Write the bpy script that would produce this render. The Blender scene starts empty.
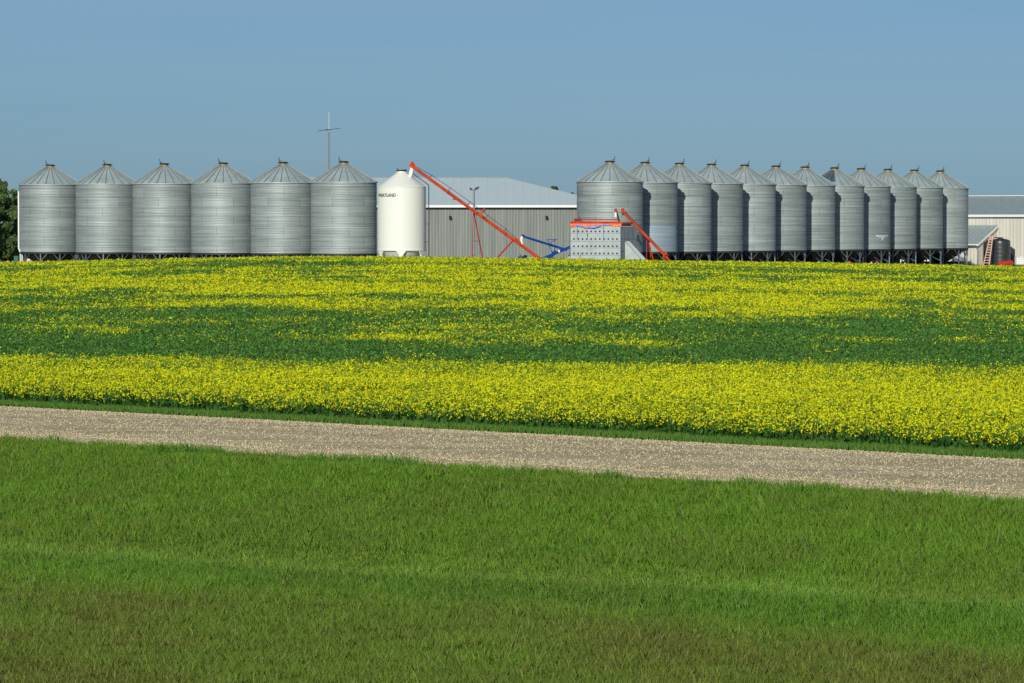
import bpy, bmesh, math, random
import numpy as np
from mathutils import Vector, Matrix
random.seed(7)
RNG = np.random.default_rng(11)
PI = math.pi
R = math.radians
SC = bpy.context.scene

# ------------------------------------------------------------------ camera, sky, sun
EYE, HOR, F = 4.0, 224.0, 4000.0          # eye height, horizon row, focal length in pixels
cd = bpy.data.cameras.new('camera'); cam = bpy.data.objects.new('camera', cd)
SC.collection.objects.link(cam); SC.camera = cam
cam.location = (0, 0, EYE)
cam.rotation_euler = (PI/2 - math.atan((341.5-HOR)/F), 0, 0)
cd.sensor_width = 36; cd.lens = F*36/1024
cd.clip_start = 0.5; cd.clip_end = 20000
SUN_EL, SUN_AZ = 19.5, 192.5
w = bpy.data.worlds.new('World'); SC.world = w; w.use_nodes = True
nt = w.node_tree; bg = nt.nodes['Background']
sky = nt.nodes.new('ShaderNodeTexSky'); sky.sky_type = 'NISHITA'; sky.sun_disc = False
sky.sun_elevation = R(SUN_EL); sky.sun_rotation = R(SUN_AZ)
sky.air_density = 1.0; sky.dust_density = 0.4; sky.ozone_density = 2.2; sky.altitude = 500
# thin high cloud: a faint uneven veil over the sky
tc = nt.nodes.new('ShaderNodeTexCoord'); mp = nt.nodes.new('ShaderNodeMapping')
mp.inputs['Scale'].default_value = (1.5, 1.5, 26)
no = nt.nodes.new('ShaderNodeTexNoise'); no.inputs['Scale'].default_value = 3.0; no.inputs['Detail'].default_value = 5
rp = nt.nodes.new('ShaderNodeMapRange'); rp.inputs[1].default_value = .35; rp.inputs[2].default_value = .75
rp.inputs[3].default_value = 0.0; rp.inputs[4].default_value = .42
mx = nt.nodes.new('ShaderNodeMix'); mx.data_type = 'RGBA'
mx.inputs['B'].default_value = (3.1, 4.95, 6.5, 1)
tint = nt.nodes.new('ShaderNodeMix'); tint.data_type = 'RGBA'; tint.blend_type = 'MULTIPLY'; tint.inputs['Factor'].default_value = 1
# the low eastern sky is a denser blue-grey than the sky overhead
sp_ = nt.nodes.new('ShaderNodeSeparateXYZ'); tm = nt.nodes.new('ShaderNodeValToRGB'); te = tm.color_ramp.elements
te[0].position = 0; te[0].color = (.305, .525, .94, 1); te[1].position = .5; te[1].color = (.72, .78, .80, 1)
x = te.new(.056); x.color = (.345, .52, .85, 1)
nt.links.new(tc.outputs['Generated'], sp_.inputs[0]); nt.links.new(sp_.outputs['Z'], tm.inputs[0])
nt.links.new(tm.outputs[0], tint.inputs['B'])
nt.links.new(tc.outputs['Generated'], mp.inputs[0]); nt.links.new(mp.outputs[0], no.inputs['Vector'])
nt.links.new(no.outputs[0], rp.inputs[0]); nt.links.new(rp.outputs[0], mx.inputs['Factor'])
nt.links.new(sky.outputs[0], tint.inputs['A']); nt.links.new(tint.outputs['Result'], mx.inputs['A'])
nt.links.new(mx.outputs['Result'], bg.inputs[0])
bg.inputs[1].default_value = 0.08
sl = bpy.data.lights.new('sun', 'SUN'); sl.energy = 3.85; sl.angle = R(.55); sl.color = (1, .965, .86)
so = bpy.data.objects.new('sun', sl); SC.collection.objects.link(so)
ts = Vector((math.sin(R(SUN_AZ))*math.cos(R(SUN_EL)), math.cos(R(SUN_AZ))*math.cos(R(SUN_EL)), math.sin(R(SUN_EL))))
so.rotation_euler = ts.to_track_quat('Z', 'Y').to_euler(); so.location = (-30, -60, 40)
SC.view_settings.view_transform = 'Standard'; SC.view_settings.look = 'None'
SC.view_settings.exposure = 0; SC.view_settings.gamma = 1
SC.cycles.max_bounces = 5; SC.cycles.diffuse_bounces = 3; SC.cycles.transmission_bounces = 3
SC.cycles.use_denoising = False

# ------------------------------------------------------------------ helpers
def P(px, py, D):                     # world point whose distance from the camera plane is D
    return Vector(((px-512)*D/F, D, EYE-(py-HOR)*D/F))
def PX(px, D): return (px-512)*D/F
def PZ(py, D): return EYE-(py-HOR)*D/F

class MB:
    def __init__(s): s.v = []; s.f = []; s.m = []
    def add(s, vs, fs, mi=0):
        b = len(s.v); s.v += [tuple(v) for v in vs]
        for f in fs: s.f.append([b+i for i in f]); s.m.append(mi)
    def box(s, c, d, rot=None, mi=0):
        M = rot if rot is not None else Matrix.Identity(3)
        vs = [Vector(c)+M@Vector((x*d[0]/2, y*d[1]/2, z*d[2]/2)) for x in (-1,1) for y in (-1,1) for z in (-1,1)]
        s.add(vs, [(0,1,3,2),(4,6,7,5),(0,4,5,1),(2,3,7,6),(0,2,6,4),(1,5,7,3)], mi)
    def bar(s, a, b, wd, hd=None, mi=0):   # rectangular bar between two points
        a = Vector(a); b = Vector(b); d = b-a
        s.box((a+b)/2, (wd, hd or wd, d.length), d.to_track_quat('Z','Y').to_matrix(), mi)
    def tube(s, a, b, r, r2=None, n=12, mi=0, caps=True):
        a = Vector(a); b = Vector(b); q = (b-a).to_track_quat('Z','Y').to_matrix(); r2 = r if r2 is None else r2
        vs = []
        for p, rr in ((a, r), (b, r2)):
            for i in range(n):
                t = 2*PI*i/n; vs.append(p+q@Vector((rr*math.cos(t), rr*math.sin(t), 0)))
        fs = [(i, (i+1)%n, n+(i+1)%n, n+i) for i in range(n)]
        if caps: fs += [tuple(range(n-1,-1,-1)), tuple(range(n, 2*n))]
        s.add(vs, fs, mi)
    def lathe(s, prof, n=48, mi=0, c=(0,0,0), close=False):
        vs = []
        for r, z in prof:
            for i in range(n):
                t = 2*PI*i/n; vs.append((c[0]+r*math.cos(t), c[1]+r*math.sin(t), c[2]+z))
        fs = []
        for k in range(len(prof)-1):
            for i in range(n): fs.append((k*n+i, k*n+(i+1)%n, (k+1)*n+(i+1)%n, (k+1)*n+i))
        if close: fs.append(tuple((len(prof)-1)*n+i for i in range(n)))
        s.add(vs, fs, mi)
    def prism(s, poly, off, mi=0):          # planar polygon extruded by vector off
        poly = [Vector(p) for p in poly]; off = Vector(off); n = len(poly)
        s.add(poly+[p+off for p in poly], [tuple(range(n-1,-1,-1)), tuple(range(n,2*n))]+[(i,(i+1)%n,n+(i+1)%n,n+i) for i in range(n)], mi)
    def build(s, name, mats, parent=None, smooth=False, loc=None):
        me = bpy.data.meshes.new(name); me.from_pydata(s.v, [], s.f)
        if not isinstance(mats, (list, tuple)): mats = [mats]
        for m in mats: me.materials.append(m)
        me.polygons.foreach_set('material_index', s.m)
        bm = bmesh.new(); bm.from_mesh(me); bmesh.ops.recalc_face_normals(bm, faces=bm.faces); bm.to_mesh(me); bm.free()
        o = bpy.data.objects.new(name, me); SC.collection.objects.link(o)
        if smooth:
            me.polygons.foreach_set('use_smooth', [True]*len(me.polygons))
            me.set_sharp_from_angle(angle=R(35))
        if parent is not None: o.parent = parent
        if loc is not None: o.location = loc
        return o
def tag(o, label, cat, group=None, kind=None):
    if label: o['label'] = label
    if cat: o['category'] = cat
    if group: o['group'] = group
    if kind: o['kind'] = kind
    return o
def thing(name, loc, label, cat, group=None, rz=0):
    o = bpy.data.objects.new(name, None); SC.collection.objects.link(o); o.location = loc; o.rotation_euler = (0,0,rz)
    o.empty_display_size = .3
    return tag(o, label, cat, group)
def copy_tree(o, parent=None, children=None):
    c = o.copy(); SC.collection.objects.link(c)
    if parent is not None: c.parent = parent
    for ch in KIDS.get(o.name, []):
        k = copy_tree(ch, c); 
    return c
KIDS = {}
def index_kids():
    KIDS.clear()
    for o in SC.objects:
        if o.parent: KIDS.setdefault(o.parent.name, []).append(o)

# ------------------------------------------------------------------ materials
def mat(name, col, rough=.6, metal=0, spec=.5):
    m = bpy.data.materials.new(name); m.use_nodes = True; b = m.node_tree.nodes['Principled BSDF']
    b.inputs['Base Color'].default_value = (*col, 1); b.inputs['Roughness'].default_value = rough
    b.inputs['Metallic'].default_value = metal; b.inputs['Specular IOR Level'].default_value = spec
    return m
def paint(name, c1, c2, scale=1.5, rough=.6):
    return noisy(name, c1, c2, scale, rough, 0, spec=.12)
def noisy(name, c1, c2, scale=2., rough=.6, metal=0, stretch=(1,1,1), bump=0, rnd=True, detail=5, lo=.35, hi=.65, spec=.5):
    m = mat(name, c1, rough, metal, spec); n = m.node_tree.nodes; l = m.node_tree.links; b = n['Principled BSDF']
    tc = n.new('ShaderNodeTexCoord'); mp = n.new('ShaderNodeMapping'); mp.inputs['Scale'].default_value = stretch
    no = n.new('ShaderNodeTexNoise'); no.noise_dimensions = '4D'; no.inputs['Scale'].default_value = scale; no.inputs['Detail'].default_value = detail
    l.new(tc.outputs['Object'], mp.inputs[0]); l.new(mp.outputs[0], no.inputs['Vector'])
    if rnd:
        oi = n.new('ShaderNodeObjectInfo'); mu = n.new('ShaderNodeMath'); mu.operation = 'MULTIPLY'; mu.inputs[1].default_value = 37
        l.new(oi.outputs['Random'], mu.inputs[0]); l.new(mu.outputs[0], no.inputs['W'])
    r = n.new('ShaderNodeValToRGB'); e = r.color_ramp.elements
    e[0].position = lo; e[0].color = (*c1, 1); e[1].position = hi; e[1].color = (*c2, 1)
    l.new(no.outputs[0], r.inputs[0]); l.new(r.outputs[0], b.inputs['Base Color'])
    if bump:
        bp = n.new('ShaderNodeBump'); bp.inputs['Strength'].default_value = bump; bp.inputs['Distance'].default_value = .02
        l.new(no.outputs[0], bp.inputs['Height']); l.new(bp.outputs[0], b.inputs['Normal'])
    return m

def galv_wall(name, a=(.18,.218,.214), b_=(.39,.442,.432), metal=.22, rough=.58):
    """galvanised corrugated sheets: rings and staggered panels of slightly different zinc"""
    m = mat(name, a, rough, metal); n = m.node_tree.nodes; l = m.node_tree.links; b = n['Principled BSDF']
    tc = n.new('ShaderNodeTexCoord'); oi = n.new('ShaderNodeObjectInfo')
    sep = n.new('ShaderNodeSeparateXYZ'); l.new(tc.outputs['Object'], sep.inputs[0])
    at = n.new('ShaderNodeMath'); at.operation = 'ARCTAN2'; l.new(sep.outputs['Y'], at.inputs[0]); l.new(sep.outputs['X'], at.inputs[1])
    # ring-wise streaks
    cmb = n.new('ShaderNodeCombineXYZ')
    m1 = n.new('ShaderNodeMath'); m1.operation = 'MULTIPLY'; m1.inputs[1].default_value = .35; l.new(at.outputs[0], m1.inputs[0])
    m2 = n.new('ShaderNodeMath'); m2.operation = 'MULTIPLY'; m2.inputs[1].default_value = 4.0; l.new(sep.outputs['Z'], m2.inputs[0])
    l.new(m1.outputs[0], cmb.inputs[0]); l.new(m2.outputs[0], cmb.inputs[1])
    mr = n.new('ShaderNodeMath'); mr.operation = 'MULTIPLY'; mr.inputs[1].default_value = 61; l.new(oi.outputs['Random'], mr.inputs[0])
    l.new(mr.outputs[0], cmb.inputs[2])
    n1 = n.new('ShaderNodeTexNoise'); n1.inputs['Scale'].default_value = 1.3; n1.inputs['Detail'].default_value = 6; n1.inputs['Roughness'].default_value = .75
    l.new(cmb.outputs[0], n1.inputs['Vector'])
    # panels: brick pattern on (angle*r, z)
    c2 = n.new('ShaderNodeCombineXYZ'); m3 = n.new('ShaderNodeMath'); m3.operation = 'MULTIPLY'; m3.inputs[1].default_value = 2.8
    l.new(at.outputs[0], m3.inputs[0]); m4 = n.new('ShaderNodeMath'); m4.operation = 'MULTIPLY_ADD'; m4.inputs[1].default_value = 23; l.new(oi.outputs['Random'], m4.inputs[0]); l.new(m3.outputs[0], m4.inputs[2]); l.new(m4.outputs[0], c2.inputs[0]); l.new(sep.outputs['Z'], c2.inputs[1])
    br = n.new('ShaderNodeTexBrick'); br.inputs['Scale'].default_value = 1; br.inputs['Brick Width'].default_value = 2.9; br.inputs['Row Height'].default_value = .87
    br.inputs['Mortar Size'].default_value = .03; br.inputs['Mortar Smooth'].default_value = .3
    br.inputs['Color1'].default_value = (.38,.38,.38,1); br.inputs['Color2'].default_value = (.62,.62,.62,1); br.inputs['Mortar'].default_value = (.02,.02,.02,1)
    l.new(c2.outputs[0], br.inputs['Vector'])
    ad = n.new('ShaderNodeMix'); ad.data_type = 'RGBA'; ad.blend_type = 'MIX'; ad.inputs['Factor'].default_value = .30
    l.new(n1.outputs[0], ad.inputs['A']); l.new(br.outputs[0], ad.inputs['B'])
    r = n.new('ShaderNodeValToRGB'); e = r.color_ramp.elements
    e[0].position = .36; e[0].color = (*a, 1); e[1].position = .62; e[1].color = (*b_, 1)
    l.new(ad.outputs['Result'], r.inputs[0])
    # each bin a touch lighter or darker, warmer or cooler
    hv = n.new('ShaderNodeHueSaturation'); mr2 = n.new('ShaderNodeMapRange'); mr2.inputs[3].default_value = .88; mr2.inputs[4].default_value = 1.1
    l.new(oi.outputs['Random'], mr2.inputs[0]); l.new(mr2.outputs[0], hv.inputs['Value']); l.new(r.outputs[0], hv.inputs['Color'])
    l.new(hv.outputs[0], b.inputs['Base Color'])
    # fine corrugation
    wv = n.new('ShaderNodeMath'); wv.operation = 'MULTIPLY'; wv.inputs[1].default_value = 2*PI/.145; l.new(sep.outputs['Z'], wv.inputs[0])
    sn = n.new('ShaderNodeMath'); sn.operation = 'SINE'; l.new(wv.outputs[0], sn.inputs[0])
    bp = n.new('ShaderNodeBump'); bp.inputs['Strength'].default_value = .35; bp.inputs['Distance'].default_value = .012
    l.new(sn.outputs[0], bp.inputs['Height']); l.new(bp.outputs[0], b.inputs['Normal'])
    return m
M_wall = galv_wall('galvanised_corrugated_sheet')
M_roof = noisy('galvanised_roof_sheet', (.36,.43,.43), (.47,.54,.54), 1.2, .5, .25, (1,1,.4))
M_seam = noisy('roof_seam_steel', (.19,.225,.22), (.26,.29,.285), 3, .55, .2)
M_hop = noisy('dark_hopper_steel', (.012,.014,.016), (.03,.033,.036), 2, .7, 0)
M_leg = noisy('leg_steel', (.09,.12,.13), (.16,.20,.21), 4, .5, .3)
M_black = mat('black_rubber', (.012,.012,.013), .7)
M_yellowcap = mat('yellow_plastic', (.72,.46,.03), .5)
M_white = noisy('white_enamel', (.76,.77,.68), (.80,.81,.73), .7, .35, 0, (1,1,.25))
M_red = paint('orange_red_paint', (.58,.055,.008), (.40,.032,.007))
M_dred = paint('deep_red_paint', (.40,.028,.014), (.27,.02,.012))
M_blue = paint('blue_paint', (.002,.055,.30), (.004,.035,.18))
M_sleeve = mat('white_canvas', (.8,.78,.74), .8)
M_galvpole = noisy('grey_pole_steel', (.20,.24,.25), (.28,.31,.32), 2, .5, .4)
M_dark = mat('dark_iron', (.03,.032,.035), .6, .3)

def ribbed(name, c1, c2, pitch, axis='X', rough=.5, metal=0, bump=.9, dirt=.5):
    """sheet cladding with ribs along one object axis"""
    m = mat(name, c1, rough, metal); n = m.node_tree.nodes; l = m.node_tree.links; b = n['Principled BSDF']
    tc = n.new('ShaderNodeTexCoord'); sep = n.new('ShaderNodeSeparateXYZ'); l.new(tc.outputs['Object'], sep.inputs[0])
    mu = n.new('ShaderNodeMath'); mu.operation = 'MULTIPLY'; mu.inputs[1].default_value = 1/pitch; l.new(sep.outputs[axis], mu.inputs[0])
    fr = n.new('ShaderNodeMath'); fr.operation = 'FRACT'; l.new(mu.outputs[0], fr.inputs[0])
    pg = n.new('ShaderNodeMath'); pg.operation = 'PINGPONG'; pg.inputs[1].default_value = .5; l.new(fr.outputs[0], pg.inputs[0])
    st = n.new('ShaderNodeMapRange'); st.inputs[1].default_value = .32; st.inputs[2].default_value = .44; l.new(pg.outputs[0], st.inputs[0])
    bp = n.new('ShaderNodeBump'); bp.inputs['Strength'].default_value = bump; bp.inputs['Distance'].default_value = .03
    l.new(st.outputs[0], bp.inputs['Height']); l.new(bp.outputs[0], b.inputs['Normal'])
    mp = n.new('ShaderNodeMapping'); s = [3., 3., .12]
    mp.inputs['Scale'].default_value = s; l.new(tc.outputs['Object'], mp.inputs[0])
    no = n.new('ShaderNodeTexNoise'); no.inputs['Scale'].default_value = .9; no.inputs['Detail'].default_value = 5; no.inputs['Roughness'].default_value = .65
    l.new(mp.outputs[0], no.inputs['Vector'])
    r = n.new('ShaderNodeValToRGB'); e = r.color_ramp.elements
    e[0].position = .5-dirt*.3; e[0].color = (*c1, 1); e[1].position = .5+dirt*.3; e[1].color = (*c2, 1)
    l.new(no.outputs[0], r.inputs[0]); l.new(r.outputs[0], b.inputs['Base Color'])
    return m
M_shedwall = ribbed('grey_ribbed_cladding', (.145,.165,.15), (.215,.237,.217), .30, 'X')
M_shedroof = ribbed('pale_steel_roofing', (.60,.70,.70), (.70,.79,.78), .9, 'X', .45, .1, .4, .9)
M_trimw = mat('white_trim', (.74,.75,.74), .5)
M_beige = ribbed('beige_ribbed_cladding', (.52,.50,.43), (.62,.60,.52), .45, 'X')
M_beiges = ribbed('beige_ribbed_cladding_side', (.52,.50,.43), (.62,.60,.52), .45, 'Y')
M_barnroof = ribbed('slate_grey_roofing', (.30,.37,.37), (.38,.45,.44), .6, 'X', .5, .2)

# ------------------------------------------------------------------ noise for layout (numpy value noise)
_T = np.random.default_rng(5).random((257, 257))
def vn(x, y, seed=0):
    x = np.asarray(x, float)+seed*17.3; y = np.asarray(y, float)+seed*9.7
    xi = np.floor(x).astype(int); yi = np.floor(y).astype(int); fx = x-xi; fy = y-yi
    fx = fx*fx*(3-2*fx); fy = fy*fy*(3-2*fy)
    g = lambda a, b: _T[a % 257, b % 257]
    return (g(xi,yi)*(1-fx)+g(xi+1,yi)*fx)*(1-fy)+(g(xi,yi+1)*(1-fx)+g(xi+1,yi+1)*fx)*fy
def fbm(x, y, seed=0, o=3):
    s = 0; a = 1; t = 0
    for k in range(o):
        s = s+a*vn(np.asarray(x)*2**k, np.asarray(y)*2**k, seed+k*3); t += a; a *= .5
    return s/t
def sstep(x, a, b):
    t = np.clip((np.asarray(x, float)-a)/(b-a), 0, 1); return t*t*(3-2*t)

# ------------------------------------------------------------------ terrain: the road crosses the view at 45 degrees
S2 = math.sqrt(.5)
U_NEAR, U_FAR = 45.75, 54.0
U0 = [-9999, 0, 6, 14, 22, 30, 36.5, 42, 45.75, 54.0, 57, 99999]
Z0 = [2.3, 2.3, 1.7, .35, -.55, -.85, -.95, -.42, 0, 0, -.08, -.08]
def gz(X, Y):
    X = np.asarray(X, float); Y = np.asarray(Y, float)
    u = (X+Y)*S2
    z = np.interp(u, U0, Z0)
    crest = np.interp(512+X*F/np.maximum(Y, 50), [-300, 0, 150, 300, 450, 600, 800, 1024, 1400], [.1, .27, .52, .76, .68, .50, .27, -.02, -.2])
    f = sstep(Y, 125, 300)*sstep(u, 60, 110)
    z = z*(1-f)+f*crest
    d = sstep(Y, 311, 332)*sstep(u, 60, 110)
    z = z*(1-d)+d*(-.5)
    return z
def gz1(x, y): return float(gz(x, y))
us = sorted(set([-4000, -1500, -500, -200, -100, -50, -20, 0, 3, 6, 8, 10, 12, 14, 16, 18, 20, 22, 24, 26, 28, 30, 32, 34, 35.5, 36.5, 38, 40, 42, 44, 45.75, 54.0, 57, 60]+list(range(64, 420, 4))+[450, 500, 700, 1000, 2000, 4000, 8000]))
vs_ = sorted(set([-8000, -4000, -2000, -1000, -500, -300, -200, -100, -50, -20]+list(range(0, 420, 4))+[450, 500, 700, 1000, 2000, 4000, 8000]))
UU, VV = np.meshgrid(us, vs_, indexing='ij')
GX = (UU-VV)*S2; GY = (UU+VV)*S2; GZ = gz(GX, GY)
nU, nV = UU.shape
gverts = np.stack([GX, GY, GZ], -1).reshape(-1, 3)
ii, jj = np.meshgrid(np.arange(nU-1), np.arange(nV-1), indexing='ij')
a = (ii*nV+jj).ravel()
gf = np.stack([a, a+nV, a+nV+1, a+1], 1)
def np_mesh(name, verts, faces, mats, cols=None, smooth=False, midx=None, normals_up=False):
    me = bpy.data.meshes.new(name); nv = len(verts); nf, k = faces.shape
    me.vertices.add(nv); me.vertices.foreach_set('co', np.ascontiguousarray(verts, dtype=np.float32).ravel())
    me.loops.add(nf*k); me.loops.foreach_set('vertex_index', np.ascontiguousarray(faces, dtype=np.int32).ravel())
    me.polygons.add(nf); me.polygons.foreach_set('loop_start', np.arange(nf, dtype=np.int32)*k)
    try: me.polygons.foreach_set('loop_total', np.full(nf, k, dtype=np.int32))
    except Exception: pass
    for m in mats: me.materials.append(m)
    if midx is not None: me.polygons.foreach_set('material_index', midx.astype(np.int32))
    if cols is not None:
        ca = me.color_attributes.new('Col', 'FLOAT_COLOR', 'POINT')
        ca.data.foreach_set('color', np.ascontiguousarray(np.concatenate([cols, np.ones((len(cols), 1))], 1), dtype=np.float32).ravel())
    if smooth: me.polygons.foreach_set('use_smooth', np.ones(nf, dtype=bool))
    me.update(calc_edges=True)
    o = bpy.data.objects.new(name, me); SC.collection.objects.link(o)
    return o
def ground_mat():
    m = mat('field_soil_and_turf', (.05,.07,.02), .95, 0, .1); n = m.node_tree.nodes; l = m.node_tree.links; b = n['Principled BSDF']
    ge = n.new('ShaderNodeNewGeometry'); sep = n.new('ShaderNodeSeparateXYZ'); l.new(ge.outputs['Position'], sep.inputs[0])
    no = n.new('ShaderNodeTexNoise'); no.inputs['Scale'].default_value = .9; no.inputs['Detail'].default_value = 8; l.new(ge.outputs['Position'], no.inputs['Vector'])
    n2 = n.new('ShaderNodeTexNoise'); n2.inputs['Scale'].default_value = 14; n2.inputs['Detail'].default_value = 4; l.new(ge.outputs['Position'], n2.inputs['Vector'])
    r = n.new('ShaderNodeValToRGB'); e = r.color_ramp.elements
    e[0].position = .35; e[0].color = (.045,.10,.014,1); e[1].position = .68; e[1].color = (.08,.13,.03,1); l.new(n2.outputs[0], r.inputs[0])
    r2 = n.new('ShaderNodeValToRGB'); e = r2.color_ramp.elements
    e[0].position = .35; e[0].color = (.22,.19,.14,1); e[1].position = .65; e[1].color = (.34,.30,.23,1); l.new(no.outputs[0], r2.inputs[0])
    # farmyard gravel lies between Y 330 and 520
    f1 = n.new('ShaderNodeMapRange'); f1.inputs[1].default_value = 326; f1.inputs[2].default_value = 333; l.new(sep.outputs['Y'], f1.inputs[0])
    f2 = n.new('ShaderNodeMapRange'); f2.inputs[1].default_value = 520; f2.inputs[2].default_value = 500; l.new(sep.outputs['Y'], f2.inputs[0])
    mu = n.new('ShaderNodeMath'); mu.operation = 'MULTIPLY'; l.new(f1.outputs[0], mu.inputs[0]); l.new(f2.outputs[0], mu.inputs[1])
    mx = n.new('ShaderNodeMix'); mx.data_type = 'RGBA'; l.new(mu.outputs[0], mx.inputs['Factor']); l.new(r.outputs[0], mx.inputs['A']); l.new(r2.outputs[0], mx.inputs['B'])
    l.new(mx.outputs['Result'], b.inputs['Base Color'])
    return m
tag(np_mesh('ground', gverts, gf, [ground_mat()], smooth=True), None, None, kind='structure')

# gravel road: sheet with crown and a loose windrow along the near side
def road_mat():
    m = mat('crushed_gravel', (.4,.36,.3), .95, 0, .1); n = m.node_tree.nodes; l = m.node_tree.links; b = n['Principled BSDF']
    ge = n.new('ShaderNodeNewGeometry')
    vo = n.new('ShaderNodeTexVoronoi'); vo.inputs['Scale'].default_value = 27; l.new(ge.outputs['Position'], vo.inputs['Vector'])
    n2 = n.new('ShaderNodeTexNoise'); n2.inputs['Scale'].default_value = .8; n2.inputs['Detail'].default_value = 6
    mp = n.new('ShaderNodeMapping'); mp.inputs['Rotation'].default_value = (0,0,R(45)); mp.inputs['Scale'].default_value = (.25,1.6,1)
    l.new(ge.outputs['Position'], mp.inputs[0]); l.new(mp.outputs[0], n2.inputs['Vector'])
    bw = n.new('ShaderNodeSeparateColor'); l.new(vo.outputs['Color'], bw.inputs[0])
    r = n.new('ShaderNodeValToRGB'); e = r.color_ramp.elements
    e[0].position = 0; e[0].color = (.40,.31,.17,1); e[1].position = 1; e[1].color = (.92,.79,.53,1)
    x = e.new(.35); x.color = (.68,.56,.34,1); x = e.new(.75); x.color = (.77,.65,.41,1)
    l.new(bw.outputs[0], r.inputs[0])
    r2 = n.new('ShaderNodeValToRGB'); e = r2.color_ramp.elements
    e[0].position = .40; e[0].color = (.72,.70,.66,1); e[1].position = .65; e[1].color = (1,1,1,1); l.new(n2.outputs[0], r2.inputs[0])
    mx = n.new('ShaderNodeMix'); mx.data_type = 'RGBA'; mx.blend_type = 'MULTIPLY'; mx.inputs['Factor'].default_value = 1
    l.new(r.outputs[0], mx.inputs['A']); l.new(r2.outputs[0], mx.inputs['B']); l.new(mx.outputs['Result'], b.inputs['Base Color'])
    bp = n.new('ShaderNodeBump'); bp.inputs['Strength'].default_value = .6; bp.inputs['Distance'].default_value = .02
    l.new(vo.outputs['Distance'], bp.inputs['Height']); l.new(bp.outputs[0], b.inputs['Normal'])
    return m
M_road = road_mat()
def road_z(u):
    t = (u-U_NEAR)/(U_FAR-U_NEAR)
    return .006+.05*np.sin(np.clip(t, 0, 1)*PI)**.7+.035*np.exp(-((u-46.5)/.25)**2)
ru = np.linspace(U_NEAR-.05, U_FAR+.05, 42); rv = np.concatenate([np.linspace(-400, 20, 30), np.linspace(22, 110, 60), np.linspace(115, 800, 40)])
RU, RV = np.meshgrid(ru, rv, indexing='ij')
RZ = road_z(RU)
rvx = np.stack([(RU-RV)*S2, (RU+RV)*S2, RZ], -1).reshape(-1, 3)
ii, jj = np.meshgrid(np.arange(len(ru)-1), np.arange(len(rv)-1), indexing='ij'); a = (ii*len(rv)+jj).ravel()
tag(np_mesh('road', rvx, np.stack([a, a+len(rv), a+len(rv)+1, a+1], 1), [M_road], smooth=True), None, None, kind='structure')

def attr_mat(name, transl=.25, rough=.8, spec=.2):
    m = bpy.data.materials.new(name); m.use_nodes = True; n = m.node_tree.nodes; l = m.node_tree.links; b = n['Principled BSDF']
    at = n.new('ShaderNodeAttribute'); at.attribute_name = 'Col'
    l.new(at.outputs['Color'], b.inputs['Base Color']); b.inputs['Roughness'].default_value = rough; b.inputs['Specular IOR Level'].default_value = spec
    if transl:
        t = n.new('ShaderNodeBsdfTranslucent'); mx = n.new('ShaderNodeMixShader'); mx.inputs[0].default_value = transl
        l.new(at.outputs['Color'], t.inputs[0]); l.new(b.outputs[0], mx.inputs[1]); l.new(t.outputs[0], mx.inputs[2])
        l.new(mx.outputs[0], n['Material Output'].inputs[0])
    return m
M_leafattr = attr_mat('plant_tissue'); M_cropattr = attr_mat('crop_tissue', .36, .9, .05); M_stone = attr_mat('loose_stone', 0, .9, .15)

def sample_trap(y0, y1, dens, half=.150, extra=2.5):
    """random points in the wedge of ground in front of the camera; dens(Y) per square metre"""
    out = []
    ys = np.linspace(y0, y1, 61)
    for ya, yb in zip(ys[:-1], ys[1:]):
        ym = (ya+yb)/2; hw = half*ym+extra; n = RNG.poisson(dens(ym)*(yb-ya)*2*hw)
        out.append(np.stack([RNG.uniform(-hw, hw, n), RNG.uniform(ya, yb, n)], 1))
    return np.concatenate(out)

# loose stones on the road (squashed octahedra)
pts = sample_trap(56, 96, lambda y: 320, .145, 4.5)
u = (pts[:,0]+pts[:,1])*S2; pts = pts[(u > U_NEAR-.25+.35*(fbm(pts[:,0]*1.5, pts[:,1]*1.5, 2)-.5)) & (u < U_FAR+.12)]
u = (pts[:,0]+pts[:,1])*S2
keep = RNG.random(len(pts)) < np.clip(.50-.32*np.exp(-((u-48.6)/.45)**2)-.32*np.exp(-((u-50.6)/.45)**2)-.25*np.exp(-((u-52.4)/.4)**2)+.9*np.exp(-((u-46.6)/.8)**2)+.6*np.exp(-((u-53.7)/.6)**2), 0, 1); pts = pts[keep]; u = u[keep]
n = len(pts); s = .008+.013*RNG.random(n)**2.5
ox = np.array([[1,0,0],[0,1,0],[-1,0,0],[0,-1,0],[0,0,1],[0,0,-1]], float)
rot = RNG.uniform(0, 2*PI, n); c, sn = np.cos(rot), np.sin(rot)
V = ox[None]*(s[:,None,None]*RNG.uniform(.7, 1.3, (n,6,1))); V[:,:,2] *= .75
V = np.stack([V[:,:,0]*c[:,None]-V[:,:,1]*sn[:,None], V[:,:,0]*sn[:,None]+V[:,:,1]*c[:,None], V[:,:,2]], -1)
V[:,:,0] += pts[:,0,None]; V[:,:,1] += pts[:,1,None]; V[:,:,2] += (np.where(u < U_NEAR, gz(pts[:,0], pts[:,1]), road_z(u))+s*.3)[:,None]
of = np.array([[0,1,4],[1,2,4],[2,3,4],[3,0,4],[1,0,5],[2,1,5],[3,2,5],[0,3,5]])
Fc = (of[None]+(np.arange(n)*6)[:,None,None]).reshape(-1, 3)
g = RNG.random((n,1)); col = (np.array([.46,.37,.20])*(1-g)+np.array([.74,.63,.42])*g)
dk = RNG.random(n) < .1; col[dk] *= .4
tag(np_mesh('gravel', V.reshape(-1,3), Fc, [M_stone], np.repeat(col, 6, 0)), 'loose crushed stones strewn over the gravel road', 'gravel', kind='stuff')
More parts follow.
